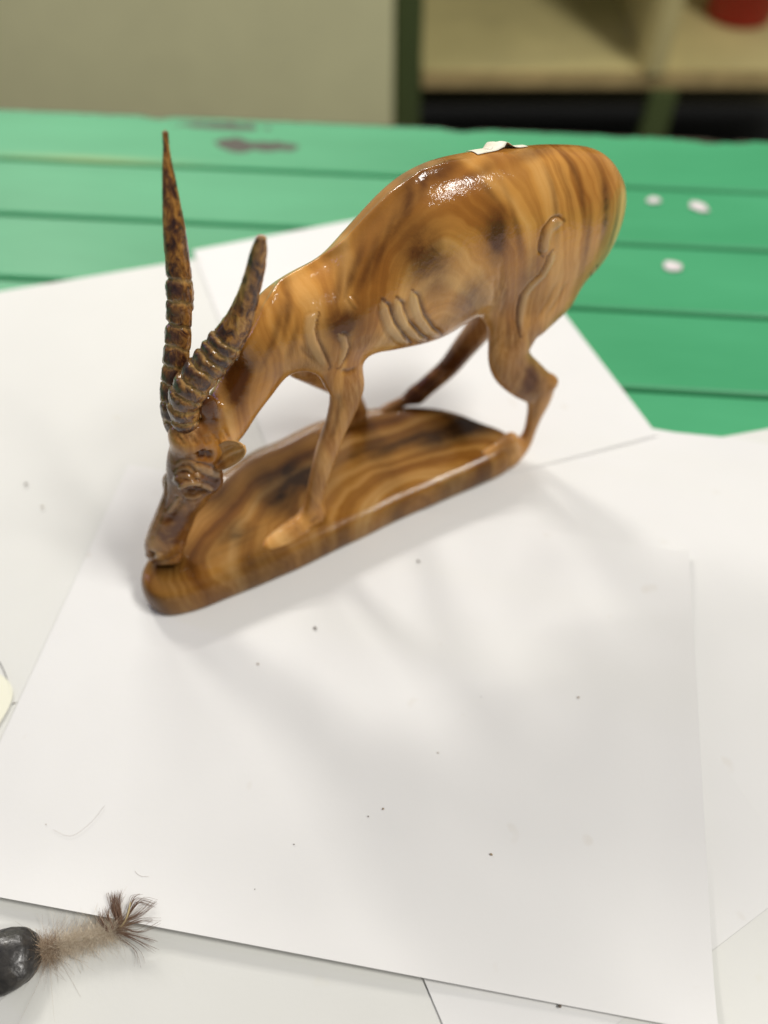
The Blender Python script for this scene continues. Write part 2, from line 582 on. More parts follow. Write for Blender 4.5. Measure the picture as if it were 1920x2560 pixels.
# raw fibres fanning down from the groin and thigh
for x0, y0, x1, y1 in ((1236, 690, 1232, 760), (1252, 650, 1246, 740), (1262, 720, 1250, 800), (1282, 780, 1290, 870),
                       (1268, 800, 1262, 880), (1395, 700, 1340, 800), (1420, 700, 1360, 800), (1320, 820, 1330, 900)):
    cut([(x0, y0), ((x0 + x1) / 2 + 3, (y0 + y1) / 2), (x1, y1)], 1.1, 0.35, 0.25)
# tendons of the near legs
cut([(848, 980), (846, 1010), (838, 1060), (822, 1110)], 1.2, 0.5, 0.4)
cut([(1290, 900), (1320, 935), (1345, 965)], 1.4, 0.5, 0.4)
cut([(1345, 985), (1338, 1020), (1330, 1060)], 1.1, 0.45, 0.4)
cut([(795, 1290), (786, 1300), (772, 1310)], 1.0, 0.5, 0.5)
# face: lids, eye, brow folds, nostril, mouth
carve([(448, 1222), (466, 1211), (490, 1209), (512, 1217), (533, 1227)], 1.4, 1.1, 0.7, 1.0, 0.12, 0, 0.7)
carve([(455, 1236), (470, 1244), (488, 1245), (508, 1236)], 1.1, 1.0, 0.6, 0.9, 0.2, 0, 0.5)
cut([(456, 1226), (475, 1229), (500, 1230), (520, 1234)], 1.7, 1.9, 1.0)
for k, (x, y) in enumerate(((440, 1158), (436, 1176), (431, 1194))):
    carve([(x, y + 9), (x + 16, y - 5), (x + 34, y - 4), (x + 52, y + 8)], 1.1, 0.5, 0.3, 0.9, 0.2, 0, 0.35)
carve([(490, 1188), (500, 1190)], 1.6, 1.0, 0.9, 0.9, 0.2, 0, 0.7)
cut([(462, 1246), (446, 1266), (424, 1294), (408, 1312)], 2.0, 1.1, 0.7)
carve([(452, 1242), (438, 1262), (420, 1286)], 1.5, 0.9, 0.5, 0.9, 0.15, 0, 0.6)
carve([(412, 1150), (414, 1190), (412, 1232), (400, 1272), (386, 1306), (372, 1342)], 1.4, 0.8, 0.4, 1.0, 0.1, 0, 0.2)
cut([(370, 1382), (378, 1387), (386, 1391)], 1.9, 2.4, 1.0)
cut([(362, 1399), (380, 1407), (405, 1408), (430, 1400), (452, 1384)], 1.1, 1.4, 0.8)
carve([(391, 1380), (397, 1388), (395, 1398)], 1.7, 1.2, 0.4, 0.9, 0.2, 0, 0.45)
carve([(360, 1372), (364, 1384), (370, 1394)], 1.3, 0.9, 0.3, 0.9, 0.2, 0, 0.4)
cut([(498, 1128), (506, 1140), (503, 1154)], 2.2, 2.4, 1.0)
cut([(520, 1128), (526, 1142), (522, 1156)], 1.6, 1.8, 0.9)
carve([(480, 1164), (505, 1172), (530, 1182), (552, 1188)], 2.0, 1.1, 0.6, 1.0, 0.15, 0, 0.7)
for k in range(16):
    x = 440 + 8.5 * k; y = 1082 + 10 * math.sin(k * 1.7)
    cut([(x, y), (x + 5, y + 10), (x + 12, y + 22)], 0.8, 0.5, 0.45)
# knob behind the horns
P = hit(515, 985)

# painted scorch marks and raw zones (patches keep to the wood they were made on)
def patch(arr, px, py, rx, ry, amt, ang=0):
    P = hit(px, py)
    if P is None:
        return arr
    dep = np.linalg.norm(P - CL)
    k = dep / F0
    # patch axes on the surface: along u and z of the statue
    du = (v[:, 0] - P[0]); dz = (v[:, 2] - P[2]) * 0.95 + (P[1] - v[:, 1]) * -0.5
    ca, sa = math.cos(ang), math.sin(ang)
    a = (du * ca + dz * sa) / (rx * k); b = (-du * sa + dz * ca) / (ry * k * 1.15)
    g = np.exp(-(a * a + b * b)) * amt
    g *= (np.abs(v[:, 1] - P[1]) < 22)
    return np.maximum(arr, g)

for px, py, rx, ry, am, an in (
    (1072, 650, 40, 58, 1.0, 0.4), (1243, 590, 26, 60, 0.95, 0.1), (1180, 745, 34, 34, 0.6, 0.3), (1000, 550, 14, 60, 0.7, -0.7),
    (1515, 520, 13, 70, 0.85, 0.1), 
    (1110, 425, 70, 16, 0.7, 0.25), (1330, 382, 70, 12, 0.6, 0), (606, 948, 20, 60, 1.0, -0.6), (862, 812, 36, 30, 0.85, 0),
    (1330, 955, 24, 40, 0.75, 0.4), (1330, 680, 20, 34, 0.5, 0), (528, 1022, 24, 44, 1.0, 0), (590, 960, 24, 50, 0.8, -0.4),
    (965, 600, 9, 80, 0.8, -0.62), (925, 660, 10, 70, 0.7, -0.62), (880, 690, 8, 60, 0.7, -0.6), (1010, 610, 7, 60, 0.55, -0.6), (845, 735, 9, 50, 0.6, -0.5), (1020, 500, 16, 60, 0.85, -0.6), (1060, 455, 14, 50, 0.7, -0.8), (1240, 500, 9, 60, 0.55, 0.5), (1290, 560, 8, 80, 0.5, 0.25), (1390, 520, 8, 80, 0.55, 0.1), (1450, 470, 9, 80, 0.6, 0.15), (1540, 560, 8, 60, 0.6, 0.0), (720, 780, 9, 70, 0.6, -0.45), (680, 860, 9, 70, 0.7, -0.55), (735, 850, 10, 40, 0.6, -0.4), (1200, 430, 60, 12, 0.5, 0.2), (432, 1325, 40, 70, 0.95, -0.3), (480, 1300, 26, 56, 0.8, -0.3), (450, 1200, 44, 40, 0.75, 0), (395, 1370, 30, 24, 0.6, 0), (530, 1230, 24, 24, 0.7, 0),
    (1130, 900, 30, 30, 0.9, 0), (1060, 960, 20, 20, 0.9, 0), (1035, 990, 16, 16, 1.0, 0), (1470, 600, 12, 60, 0.5, 0.1), (1420, 480, 10, 60, 0.35, 0.2),
    (560, 1040, 14, 40, 0.5, -0.6), (450, 1150, 30, 20, 0.6, 0)):
    if max(rx, ry) / min(rx, ry) < 2.2:
        f_ = 1.7
    else:
        f_ = 1.2; am *= 0.72
    burn_dark = patch(burn_dark, px, py, rx * f_, ry * f_, min(1, am * 1.3), an)
for px, py, rx, ry, am in ((1000, 840, 70, 24, 0.7), (790, 900, 60, 40, 0.9), (760, 880, 40, 26, 0.7), (1270, 860, 60, 60, 0.85), (1340, 760, 70, 50, 0.75),
                           (1250, 740, 20, 60, 0.8), (1300, 1020, 40, 60, 0.6), (850, 980, 40, 60, 0.5), (1440, 730, 60, 26, 0.7), (1110, 810, 50, 22, 0.6),
                           (470, 1090, 44, 26, 1.0), (430, 1150, 24, 30, 0.6), (920, 850, 50, 18, 0.7), (1200, 760, 30, 26, 0.5), (810, 1250, 30, 90, 0.2), (730, 1330, 60, 40, 0.6)):
    pale = patch(pale, px, py, rx, ry, am)

def sstep(a, b, x):
    t = np.clip((x - a) / (b - a), 0, 1)
    return t * t * (3 - 2 * t)
# the lower flanks and the legs were left nearly raw
hd = sstep(52, 44, v[:, 0]) * sstep(86, 76, v[:, 2])
burn_dark = np.maximum(burn_dark, hd * 0.75)
raw = 0.66 * sstep(112, 88, v[:, 2]) * sstep(74, 90, v[:, 0])
raw = np.maximum(raw, 0.55 * sstep(128, 100, v[:, 2]) * sstep(185, 205, v[:, 0]))
nz = np.array([noise.noise(Vector(p) * 0.06) for p in v])
pale = np.maximum(pale, np.clip(raw + 0.35 * nz * (raw > 0), 0, 1))
v2 = v + nv * disp[:, None]
me.vertices.foreach_set('co', (v2 / 1000).astype(np.float32).ravel())
for nm, arr in (('burn_dark', burn_dark), ('pale', pale), ('rib', rib)):
    a = me.attributes.new(nm, 'FLOAT', 'POINT')
    a.data.foreach_set('value', np.clip(arr, 0, 1).astype(np.float32))
me.update()
me.shade_smooth()
me.materials.append(wood_body)

statue = empty('antelope_statue', ORG / 1000, ANG)
tag(statue, 'varnished carved wooden antelope with lowered head and ringed horns, grazing on its half-round base', 'statue')
body = bpy.data.objects.new('body', me)
COL.objects.link(body)
body.parent = statue

# ---- plinth
out = [(-2.6, 10), (-1.0, 3.0), (3.5, -2.2), (12, -4.9), (22, -6.3), (40, -6.6), (60, -6.4), (80, -5.6), (104, -4.3), (125, -3.0), (150, -2.2), (175, -1.8), (188, -1.4), (196, 0.5), (200, 4.5),
       (201.5, 11), (199.0, 18), (191.8, 27.5), (185, 37), (177.0, 45.5), (168, 52), (158.2, 57), (144, 62.6), (126, 66.2), (108, 67), (90.2, 65), (75, 64), (61.6, 60.3), (47.5, 54.5), (35.4, 47.3), (23.5, 38.5), (12.5, 30.5), (4, 23.5), (-0.8, 17.5)]
def smooth_loop(P, k=5):
    P = np.array(P, float); N = len(P); R = []
    for i in range(N):
        p0, p1, p2, p3 = P[i - 1], P[i], P[(i + 1) % N], P[(i + 2) % N]
        for j in range(k):
            t = j / k
            R.append(0.5 * ((2 * p1) + (p2 - p0) * t + (2 * p0 - 5 * p1 + 4 * p2 - p3) * t * t + (3 * p1 - p0 - 3 * p2 + p3) * t ** 3))
    return np.array(R)
O2 = smooth_loop(out)
NN = len(O2)
cen = np.array([100.0, 26.0])
tn = np.roll(O2, -1, 0) - np.roll(O2, 1, 0)
nrm2 = np.stack([tn[:, 1], -tn[:, 0]], 1); nrm2 /= np.linalg.norm(nrm2, axis=1)[:, None]
if ((O2 - cen) * nrm2).sum() < 0:
    nrm2 = -nrm2
vs, fs = [], []
prof = [(0.1, 0.0), (0.5, 0.6), (0.7, 2.5), (0.7, 6.0), (0.4, 9.0), (-0.1, 11.4), (-0.9, 13.3), (-2.2, 14.9), (-4.0, 15.9), (-6.2, 16.4), (-8.6, 16.5)]
rings = []
for off, z in prof:
    P = O2 + nrm2 * off
    rings.append([len(vs) + i for i in range(NN)])
    for i in range(NN):
        wob = 0.5 * noise.noise(Vector((P[i][0] * .05, P[i][1] * .05, z * .1)))
        vs.append((P[i][0] + nrm2[i][0] * wob, P[i][1] + nrm2[i][1] * wob, z))
base_in = O2 + nrm2 * -8.6
for s in (0.92, 0.82, 0.7, 0.58, 0.46, 0.34, 0.22, 0.1):
    P = cen + (base_in - cen) * s
    rings.append([len(vs) + i for i in range(NN)])
    for i in range(NN):
        vs.append((P[i][0], P[i][1], 16.5 + 0.5 * noise.noise(Vector((P[i][0] * .04, P[i][1] * .04, 3)))))
for a, b in zip(rings[:-1], rings[1:]):
    for i in range(NN):
        j = (i + 1) % NN
        fs.append((a[i], a[j], b[j], b[i]))
vs.append((cen[0], cen[1], 16.5)); c_ = len(vs) - 1
for i in range(NN):
    fs.append((rings[-1][i], rings[-1][(i + 1) % NN], c_))
fs.append(tuple(reversed(rings[0])))
wood_base = wood('varnished_wood_base', (0.135, -0.004, 0.0), (0.55, 1.15, 0.2), 105, 0.52, 0.5, 0.35, (0.010, 0.004, 0.002))
plinth = mesh_obj('plinth', np.array(vs) / 1000, fs, wood_base, statue)
fix_normals(plinth.data)
vb = np.array([p.co[:] for p in plinth.data.vertices]) * 1000
bb = np.zeros(len(vb)); pb = np.zeros(len(vb))
for px, py, rx, ry, am in ((1150, 1070, 27, 10, 1.0), (735, 1195, 20, 16, 1.0), (690, 1240, 10, 12, 0.8), (590, 1330, 8, 10, 0.7), (1000, 1110, 26, 5, 0.7), (900, 1130, 26, 5, 0.6),
                           (640, 1120, 20, 6, 0.5), (560, 1240, 12, 12, 0.5), (430, 1410, 10, 8, 0.8), (820, 1360, 18, 5, 0.6), (640, 1400, 14, 8, 0.5), (500, 1380, 9, 9, 0.4)):
    p = loc(onz(px, py, 16.5))
    bb = np.maximum(bb, am * np.exp(-((vb[:, 0] - p[0]) / rx) ** 2 - ((vb[:, 1] - p[1]) / ry) ** 2))
# greyer, rawer edge face of the plinth
side = (vb[:, 2] < 13.5) & (vb[:, 2] > 0.1)
pb[side] = 0.30
for x in rng.uniform(0, 200, 13):
    w_ = rng.uniform(3, 8)
    bb[side] = np.maximum(bb[side], 0.38 * np.exp(-((vb[side, 0] - x) / w_) ** 2))
for nm, arr in (('burn_dark', bb), ('pale', pb)):
    a = plinth.data.attributes.new(nm, 'FLOAT', 'POINT')
    a.data.foreach_set('value', np.clip(arr, 0, 1).astype(np.float32))

# ---- horns
def horn_mat():
    nt = NT('horn_wood')
    co = nt.coord()
    mp = nt.mapping(co, scale=(1, 1, 0.45))
    n1 = nt.noise(mp, 330, 6, 0.7, 0.8)
    n2 = nt.noise(co, 90, 4, 0.6)
    v_ = nt.math('ADD', nt.math('MULTIPLY', n1, 0.75), nt.math('MULTIPLY', n2, 0.3))
    col = nt.ramp(v_, [(0.42, (0.032, 0.010, 0.008)), (0.50, (0.15, 0.055, 0.014)), (0.57, (0.38, 0.165, 0.030)), (0.68, (0.62, 0.34, 0.09))])
    burn_dark = nt.attr('burn_dark')
    bf = nt.math('MULTIPLY', burn_dark, nt.math('ADD', 0.35, n1), True)
    col = nt.mix(bf, col, (0.026, 0.009, 0.018, 1))
    pale = nt.attr('pale')
    col = nt.mix(nt.math('MULTIPLY', pale, nt.math('ADD', 0.3, n2), True), col, (0.58, 0.37, 0.13, 1))
    nrm = nt.bump(n1, 0.9, 0.0016)
    return nt.done(col, 0.4, nrm, **{'Specular IOR Level': 0.15, 'Coat IOR': 1.45, 'Coat Weight': 0.9, 'Coat Roughness': 0.13})
HM = horn_mat()

def horn(rows, ring_at, name='horn', flat_tip=False, seed=0, face=None):
    st = densify(stations(rows, 2.0), 14)
    C_ = np.array([s[0] for s in st])
    sl = np.concatenate([[0], np.cumsum(np.linalg.norm(np.diff(C_, axis=0), axis=1))])
    NA = 72
    vs, fs, bu, pa = [], [], [], []
    rs = [sl[int(np.argmin(np.abs(np.array([proj_y(c) for c in C_]) - y)))] for y in ring_at]
    for i, (c, n, a, b) in enumerate(st):
        T = C_[min(i + 1, len(C_) - 1)] - C_[max(i - 1, 0)]
        T /= np.linalg.norm(T)
        n = n - (n @ T) * T; n /= np.linalg.norm(n)
        vv = np.cross(T, n)
        if vv[1] > 0:
            vv = -vv                                # towards the viewer's side
        for k in range(NA):
            th = 2 * math.pi * k / NA
            ct, sn = math.cos(th), math.sin(th)
            # n points to the first outline (front of the horn)
            s = sl[i] + 1.1 * (1 - ct) - 0.8 * sn + 1.1 * noise.noise(Vector((ct * 1.6, sn * 1.6, sl[i] * .13 + seed))) + 0.4 * noise.noise(Vector((ct * 5, sn * 5, sl[i] * .3 + seed)))
            r = 1.0; bn = 0; pl = 0
            for m, r0 in enumerate(rs):
                per = abs(rs[m] - rs[m - 1]) if m else abs(rs[1] - rs[0])
                x = (s - r0)
                back = 0.30 + 0.70 * max(0.0, min(1.0, (ct * 0.7 + sn * 0.6 + 0.75) / 1.2))
                # blocks that swell downward from one cut to the next
                g = math.exp(-(x / 0.65) ** 2)
                sw = max(0.0, 1 - (-x / per)) if -per < x < 0 else 0.0
                sw = min(1.0, sw * 1.6) if seed == 11 else min(1.0, (-x / per) * 4 if x < 0 else 0) * (1.0 if -per < x < 0 else 0)
                r += back * (0.10 * sw - 0.17 * g)
                pl = max(pl, 0.9 * math.exp(-((x - 0.1) / 0.75) ** 2) * back)
                bn = max(bn, 0.9 * (math.exp(-((x + per * .5) / (per * .33)) ** 2)) * back * max(0.12, min(1.0, 0.5 + 1.1 * ct)))
            r += 0.05 * noise.noise(Vector((ct * 3, sn * 3, sl[i] * .25 + seed))) + 0.035 * noise.noise(Vector((ct * 8, sn * 8, sl[i] * .9 + seed)))
            P = c + n * a * r * ct + vv * b * r * sn
            if face and face[0] < proj_y(c) < face[1]:
                # flat inner face pared on the back of the horn
                lim = -0.62 * a
                q_ = (P - c) @ n
                if q_ < lim:
                    P = P + n * (lim - q_) * 0.7
                if ct < -0.5 and sn > -0.2:
                    pl = 0.8; bn = 0
            vs.append(P); bu.append(bn); pa.append(pl)
    M = len(st)
    for i in range(M - 1):
        for k in range(NA):
            j = (k + 1) % NA
            fs.append((i * NA + k, i * NA + j, (i + 1) * NA + j, (i + 1) * NA + k))
    for i_, cc in ((0, C_[0]), (M - 1, C_[-1])):
        vs.append(cc + (0.6 * (C_[-1] - C_[-2]) / np.linalg.norm(C_[-1] - C_[-2]) if i_ else 0)); bu.append(0); pa.append(0.4 if flat_tip else 0)
        ci = len(vs) - 1
        for k in range(NA):
            fs.append((i_ * NA + k, i_ * NA + (k + 1) % NA, ci))
    o = mesh_obj(name, np.array(vs) / 1000, fs, HM, statue)
    fix_normals(o.data)
    for nm, arr in (('burn_dark', bu), ('pale', pa)):
        at = o.data.attributes.new(nm, 'FLOAT', 'POINT')
        at.data.foreach_set('value', np.clip(np.array(arr), 0, 1).astype(np.float32))
    return o

def proj_y(c):
    P = ORG + EU * c[0] + EW * c[1] + np.array([0, 0, c[2]]) - CAM
    return CY - F0 * (P @ vU) / (P @ vF)

FAR = [(424, 1085, 478, 1085, 21, 0.9), (405, 1040, 470, 1040, 22, 0.9), (402, 1000, 472, 990, 23, 0.9), (404, 950, 474, 945, 24.5, 0.9), (409, 898, 478, 893, 26, 0.9), (414, 840, 484, 838, 28, 0.9),
       (417, 780, 485, 778, 29.5, 0.9), (416, 720, 483, 720, 31, 0.9), (412, 650, 475, 650, 33, 0.9), (406, 575, 465, 575, 35, 0.9), (405, 500, 450, 500, 37, 0.9),
       (405, 440, 438, 440, 39, 0.9), (406, 400, 429, 400, 40, 0.9), (408, 360, 422, 360, 41, 0.9), (410, 328, 416, 328, 42, 0.9)]
NEAR = [(440, 1075, 498, 1085, 16, 0.9), (424, 1035, 500, 1040, 15.5, 0.9), (418, 1000, 503, 1010, 15, 0.9), (430, 958, 520, 985, 14, 0.9), (452, 925, 540, 955, 13, 0.9), (478, 896, 566, 925, 12, 0.9),
        (508, 858, 594, 890, 11, 0.9), (537, 822, 616, 852, 10, 0.9), (568, 780, 634, 808, 8.5, 0.9), (594, 728, 648, 745, 7, 0.9), (613, 672, 661, 685, 5, 0.9), (625, 628, 668, 634, 3.5, 0.9), (640, 594, 667, 596, 2, 0.9)]
horn(FAR, [690, 745, 805, 861, 912, 955, 1000, 1040], seed=3, face=(770, 930))
horn(NEAR, [846, 868, 892, 920, 950, 980, 1010, 1040], seed=11, flat_tip=True)

# ---- ear
def ear():
    R_ = onw(536, 1170, 7); T_ = onw(609, 1117, 0)
    ax = T_ - R_; L = np.linalg.norm(ax); ax /= L
    toC = CL - R_; toC /= np.linalg.norm(toC)
    side = np.cross(toC, ax); side /= np.linalg.norm(side)
    nn = np.cross(ax, side)
    if nn @ toC < 0:
        nn = -nn
    NI, NJ = 26, 17
    vs, fs = [], []
    for layer in (0, 1):
        for i in range(NI):
            t = i / (NI - 1)
            wid = 5.6 * (math.sin(math.pi * min(1, t ** 0.75)) ** 0.55 if 0 < t < 1 else 0) * (0.6 + 0.55 * t) + 0.3
            for j in range(NJ):
                s = (j / (NJ - 1)) * 2 - 1
                cup = 2.6 * (s * s - 1) * math.sin(math.pi * min(1, t * 1.05)) ** .7
                rib = 0.35 * math.sin(s * 9 + t * 4) * (1 - s * s) * (1 if layer == 0 else 0)
                P = R_ + ax * t * L + side * s * wid + nn * (cup + rib - (1.5 * (1 - 0.3 * abs(s)) if layer else 0))
                P = P + side * 1.5 * math.sin(math.pi * t)
                vs.append(P)
    n0 = NI * NJ
    for i in range(NI - 1):
        for j in range(NJ - 1):
            a = i * NJ + j
            fs.append((a, a + 1, a + NJ + 1, a + NJ))
            fs.append((n0 + a, n0 + a + NJ, n0 + a + NJ + 1, n0 + a + 1))
    for i in range(NI - 1):
        for j in (0, NJ - 1):
            a = i * NJ + j
            fs.append((a, a + NJ, n0 + a + NJ, n0 + a))
    for j in range(NJ - 1):
        for i in (0, NI - 1):
            a = i * NJ + j
            fs.append((a, a + 1, n0 + a + 1, n0 + a))
    o = mesh_obj('ear', np.array(vs) / 1000, fs, wood_body, statue)
    fix_normals(o.data)
    pal = np.zeros(len(vs)); bur = np.zeros(len(vs))
    for i in range(NI):
        for j in range(NJ):
            s = (j / (NJ - 1)) * 2 - 1
            pal[i * NJ + j] = 1.0 if abs(s) > .8 else 0.75 - 0.6 * math.exp(-((s + .1) / .18) ** 2)
            bur[i * NJ + j] = 0.7 * math.exp(-((i / NI - 0.15) / .15) ** 2)
    for nm, arr in (('burn_dark', bur), ('pale', pal * 0.8), ('rib', (pal > 0.9) * 0.5)):
        at = o.data.attributes.new(nm, 'FLOAT', 'POINT')
        at.data.foreach_set('value', arr.astype(np.float32))
ear()

# ---- torn paper price sticker on the back
def simple(name, col, rough=0.6, **kw):
    nt = NT(name)
    return nt.done((*col, 1), rough, **kw)
ink = simple('ink', (0.10, 0.09, 0.13), 0.7)
def sticker():
    nt = NT('sticker_paper')
    n = nt.noise(nt.coord(), 300, 3)
    m = nt.done(nt.ramp(n, [(0.3, (0.72, 0.66, 0.50)), (0.7, (0.82, 0.79, 0.68))]), 0.65)
    # strip lying across the spine, its middle buckled up
    A = hit(1187, 384, True); B = hit(1312, 366, True)
    A2 = A + 0; B2 = B + 0
    NI, NJ = 36, 10
    ax = B2 - A2; L = np.linalg.norm(ax); ax /= L
    vs, fs = [], []
    for i in range(NI):
        t = i / (NI - 1)
        for j in range(NJ):
            s = j / (NJ - 1)
            wdt = 13 * (0.55 + 0.45 * math.sin(math.pi * (0.15 + 0.7 * t)))
            P = A2 + ax * t * L + np.array([0, 1, 0]) * (s * wdt - 2.0)
            h_ = bvh.find_nearest(Vector(P + np.array([0, 0, 0.0])))
            Q = np.array(h_[0]); N_ = np.array(h_[1])
            if N_[2] < 0: N_ = -N_
            buck = 2.8 * math.exp(-((t - 0.52) / 0.10) ** 2) * (0.35 + 0.65 * s) if t < 0.52 else 2.8 * math.exp(-((t - 0.52) / 0.16) ** 2) * (0.35 + 0.65 * (1 - s) * 0.9)
            vs.append(Q + N_ * (0.30 + buck) + np.array([0, 0, 1]) * 0.0)
    for i in range(NI - 1):
        for j in range(NJ - 1):
            a = i * NJ + j
            fs.append((a, a + 1, a + NJ + 1, a + NJ))
    o = mesh_obj('price_sticker', np.array(vs) / 1000, fs, m, statue)
    o['label'] = 'torn buckled cream paper sticker on the back'
    sd = o.modifiers.new('thick', 'SOLIDIFY'); sd.thickness = 0.00015; sd.offset = -1
    V = np.array(vs).reshape(NI, NJ, 3)
    # pen strokes on the sticker
    def pt(t, s):
        i = t * (NI - 1); j = s * (NJ - 1)
        i0, j0 = min(int(i), NI - 2), min(int(j), NJ - 2)
        fi, fj = i - i0, j - j0
        return (V[i0, j0] * (1 - fi) * (1 - fj) + V[i0 + 1, j0] * fi * (1 - fj) + V[i0, j0 + 1] * (1 - fi) * fj + V[i0 + 1, j0 + 1] * fi * fj)
    strokes = [[(0.70 + 0.035 * math.cos(a), 0.40 + 0.2 * math.sin(a)) for a in np.linspace(0.4, 5.9, 14)],
               [(0.80, 0.15), (0.80, 0.55)], [(0.84, 0.2), (0.88, 0.5)], [(0.24, 0.35), (0.33, 0.3)],
               [(0.30, 0.12), (0.36, 0.18), (0.33, 0.30)], [(0.385 + 0.02 * math.cos(a), 0.16 + 0.1 * math.sin(a)) for a in np.linspace(0, 5.5, 10)], [(0.2, 0.2), (0.3, 0.14)]]
    vs2, fs2 = [], []
    for st_ in strokes:
        P = [pt(*s) for s in st_]
        for a, b in zip(P[:-1], P[1:]):
            d = b - a; d /= max(np.linalg.norm(d), 1e-6)
            sd_ = np.cross(d, [0, 0, 1]); sd_ /= max(np.linalg.norm(sd_), 1e-6)
            up = np.array([0, 0, 0.12])
            k = len(vs2)
            vs2 += [a - sd_ * .28 + up, a + sd_ * .28 + up, b + sd_ * .28 + up, b - sd_ * .28 + up]
            fs2.append((k, k + 1, k + 2, k + 3))
    w_ = mesh_obj('handwriting', np.array(vs2) / 1000, fs2, ink, o)
sticker()

# ================================================================== SHEETS OF PAPER
def paper_mat(name, base, warm):
    nt = NT(name)
    co = nt.coord()
    n = nt.noise(co, 9, 3, 0.6)
    n2 = nt.noise(co, 420, 3, 0.6)
    sp = nt.noise(co, 60, 2, 0.5)
    spot = nt.ramp(sp, [(0.70, (0, 0, 0)), (0.76, (1, 1, 1))])
    col = nt.ramp(n, [(0.3, tuple(x * 0.95 for x in base)), (0.7, base)])
    col = nt.mix(nt.math('MULTIPLY', spot, 0.16), col, (*warm, 1))
    fib = nt.noise(co, 2500, 2, 0.6)
    return nt.done(col, 0.62, nt.bump(nt.math('ADD', nt.math('MULTIPLY', fib, .4), nt.math('MULTIPLY', n2, 1.0)), 0.12, 0.0003), **{'Specular IOR Level': 0.35})
PM = paper_mat('white_paper', (0.735, 0.73, 0.715), (0.5, 0.42, 0.3))
PM2 = paper_mat('cream_paper', (0.69, 0.69, 0.655), (0.55, 0.5, 0.3))

def sheet(corners, z, label, mat=PM, curl=None, nx=30, ny=30, wav=0.0004, seed=0):
    """corners world (x, y) in metres, counter-clockwise; curl(s, t) lifts in metres"""
    C_ = [Vector((c[0], c[1], 0)) for c in corners]
    cen_ = sum(C_, Vector()) / 4
    vs, fs = [], []
    for i in range(nx + 1):
        s = i / nx
        for j in range(ny + 1):
            t = j / ny
            P = C_[0] * (1 - s) * (1 - t) + C_[1] * s * (1 - t) + C_[2] * s * t + C_[3] * (1 - s) * t
            zz = z + (curl(s, t) if curl else 0) + wav * max(0, noise.noise(P * 9 + Vector((seed, 0, 0)))) 
            vs.append((P.x - cen_.x, P.y - cen_.y, zz))
    for i in range(nx):
        for j in range(ny):
            a = i * (ny + 1) + j
            fs.append((a, a + ny + 1, a + ny + 2, a + 1))
    # underside and cut edge carry their own vertices, so the face shades smoothly up to a crisp rim
    th = 0.00012
    nv_ = len(vs)
    vs += [(x, y, z_ - th) for (x, y, z_) in vs[:nv_]]
    fs += [tuple(nv_ + k for k in reversed(f)) for f in fs[:]]
    loop = [i * (ny + 1) for i in range(nx + 1)] + [nx * (ny + 1) + j for j in range(1, ny + 1)] + [i * (ny + 1) + ny for i in range(nx - 1, -1, -1)] + [j for j in range(ny - 1, 0, -1)]
    for a, b in zip(loop, loop[1:] + loop[:1]):
        k = len(vs)
        vs += [vs[a], vs[a + nv_], vs[b + nv_], vs[b]]
        fs.append((k, k + 1, k + 2, k + 3))
    o = mesh_obj('paper_sheet', vs, fs, mat)
    o.location = (cen_.x, cen_.y, 0)
    return tag(o, label, 'paper', 'white paper sheets spread on the green bench')

def w2(x, y):
    p = gp(x, y); return Vector((p.x, p.y))

def rect_from(a, b, depth):
    """rectangle on edge a-b, extending to the right of a->b"""
    d = (b - a).normalized()
    n = Vector((d.y, -d.x))
    return [a + n * depth, b + n * depth, b, a]

# main sheet: top edge TL-TR, toward the viewer
TL, TR, BR = w2(320, 1160), w2(1720, 1380), w2(1805, 2600)
BL = TL + (BR - TR)
# bottom edge read in the photo
b0, b1 = w2(0, 2245), w2(1500, 2530)
def isect(p, d, q_, e):
    den = d.x * e.y - d.y * e.x
    t = ((q_.x - p.x) * e.y - (q_.y - p.y) * e.x) / den
    return p + d * t
BL = isect(b0, b1 - b0, TL, w2(0, 1850) - TL)
BR = isect(b0, b1 - b0, TR, w2(1755, 2000) - TR)
sheet([BL, BR, TR, TL], -0.0006, 'large white sheet lying under the statue base and filling the foreground', PM,
      lambda s, t: 0.0036 * max(0, 1 - t / 0.12) ** 2 * (0.35 + 0.65 * abs(math.sin(3 * s + .6))) + 0.0022 * max(0, (s - 0.92) / 0.08) ** 2, 44, 36, 0.0, 1)
# sheet behind the statue
c1, c2, c3 = w2(482, 622), w2(1188, 489), w2(1645, 1085)
c4 = c1 + (c3 - c2) * 1.0
sheet([c4, c3, c2, c1], -0.0011, 'white sheet behind the statue, its corner pointing right over the green planks', PM, None, 20, 20, 0.0003, 2)
# sheet at the left
l1, l2 = w2(-420, 792), w2(560, 628)
sheet(rect_from(l1, l2, 0.297), -0.0021, 'white sheet at the left edge, partly under the large sheet', PM2, None, 20, 20, 0.0004, 3)
# sheets at the right
r1, r2 = w2(1652, 1070), w2(1776, 1094)
d_ = (r2 - r1).normalized()
r1 = r1 - d_ * 0.185
r3 = r1 + d_ * 0.297
n_ = Vector((d_.y, -d_.x))
sheet([r1 + n_ * 0.29, r3 + n_ * 0.29, r3, r1], -0.0017, 'white sheet at the right with its corner beside the pointed sheet', PM, lambda s, t: 0.005 * max(0, (t - 0.78) / 0.22) ** 2 * min(1, max(0, (s - 0.64) / 0.12)), 20, 20, 0.0003, 4)
r1, r2 = w2(1764, 1094), w2(1920, 1066)
d_ = (r2 - r1).normalized(); n_ = Vector((d_.y, -d_.x))
r3 = r1 + d_ * 0.210
sheet([r1 + n_ * 0.29, r3 + n_ * 0.29, r3, r1], -0.0022, 'white sheet at the far right, lower edge slipping under its neighbour', PM2, None, 20, 20, 0.0003, 5)
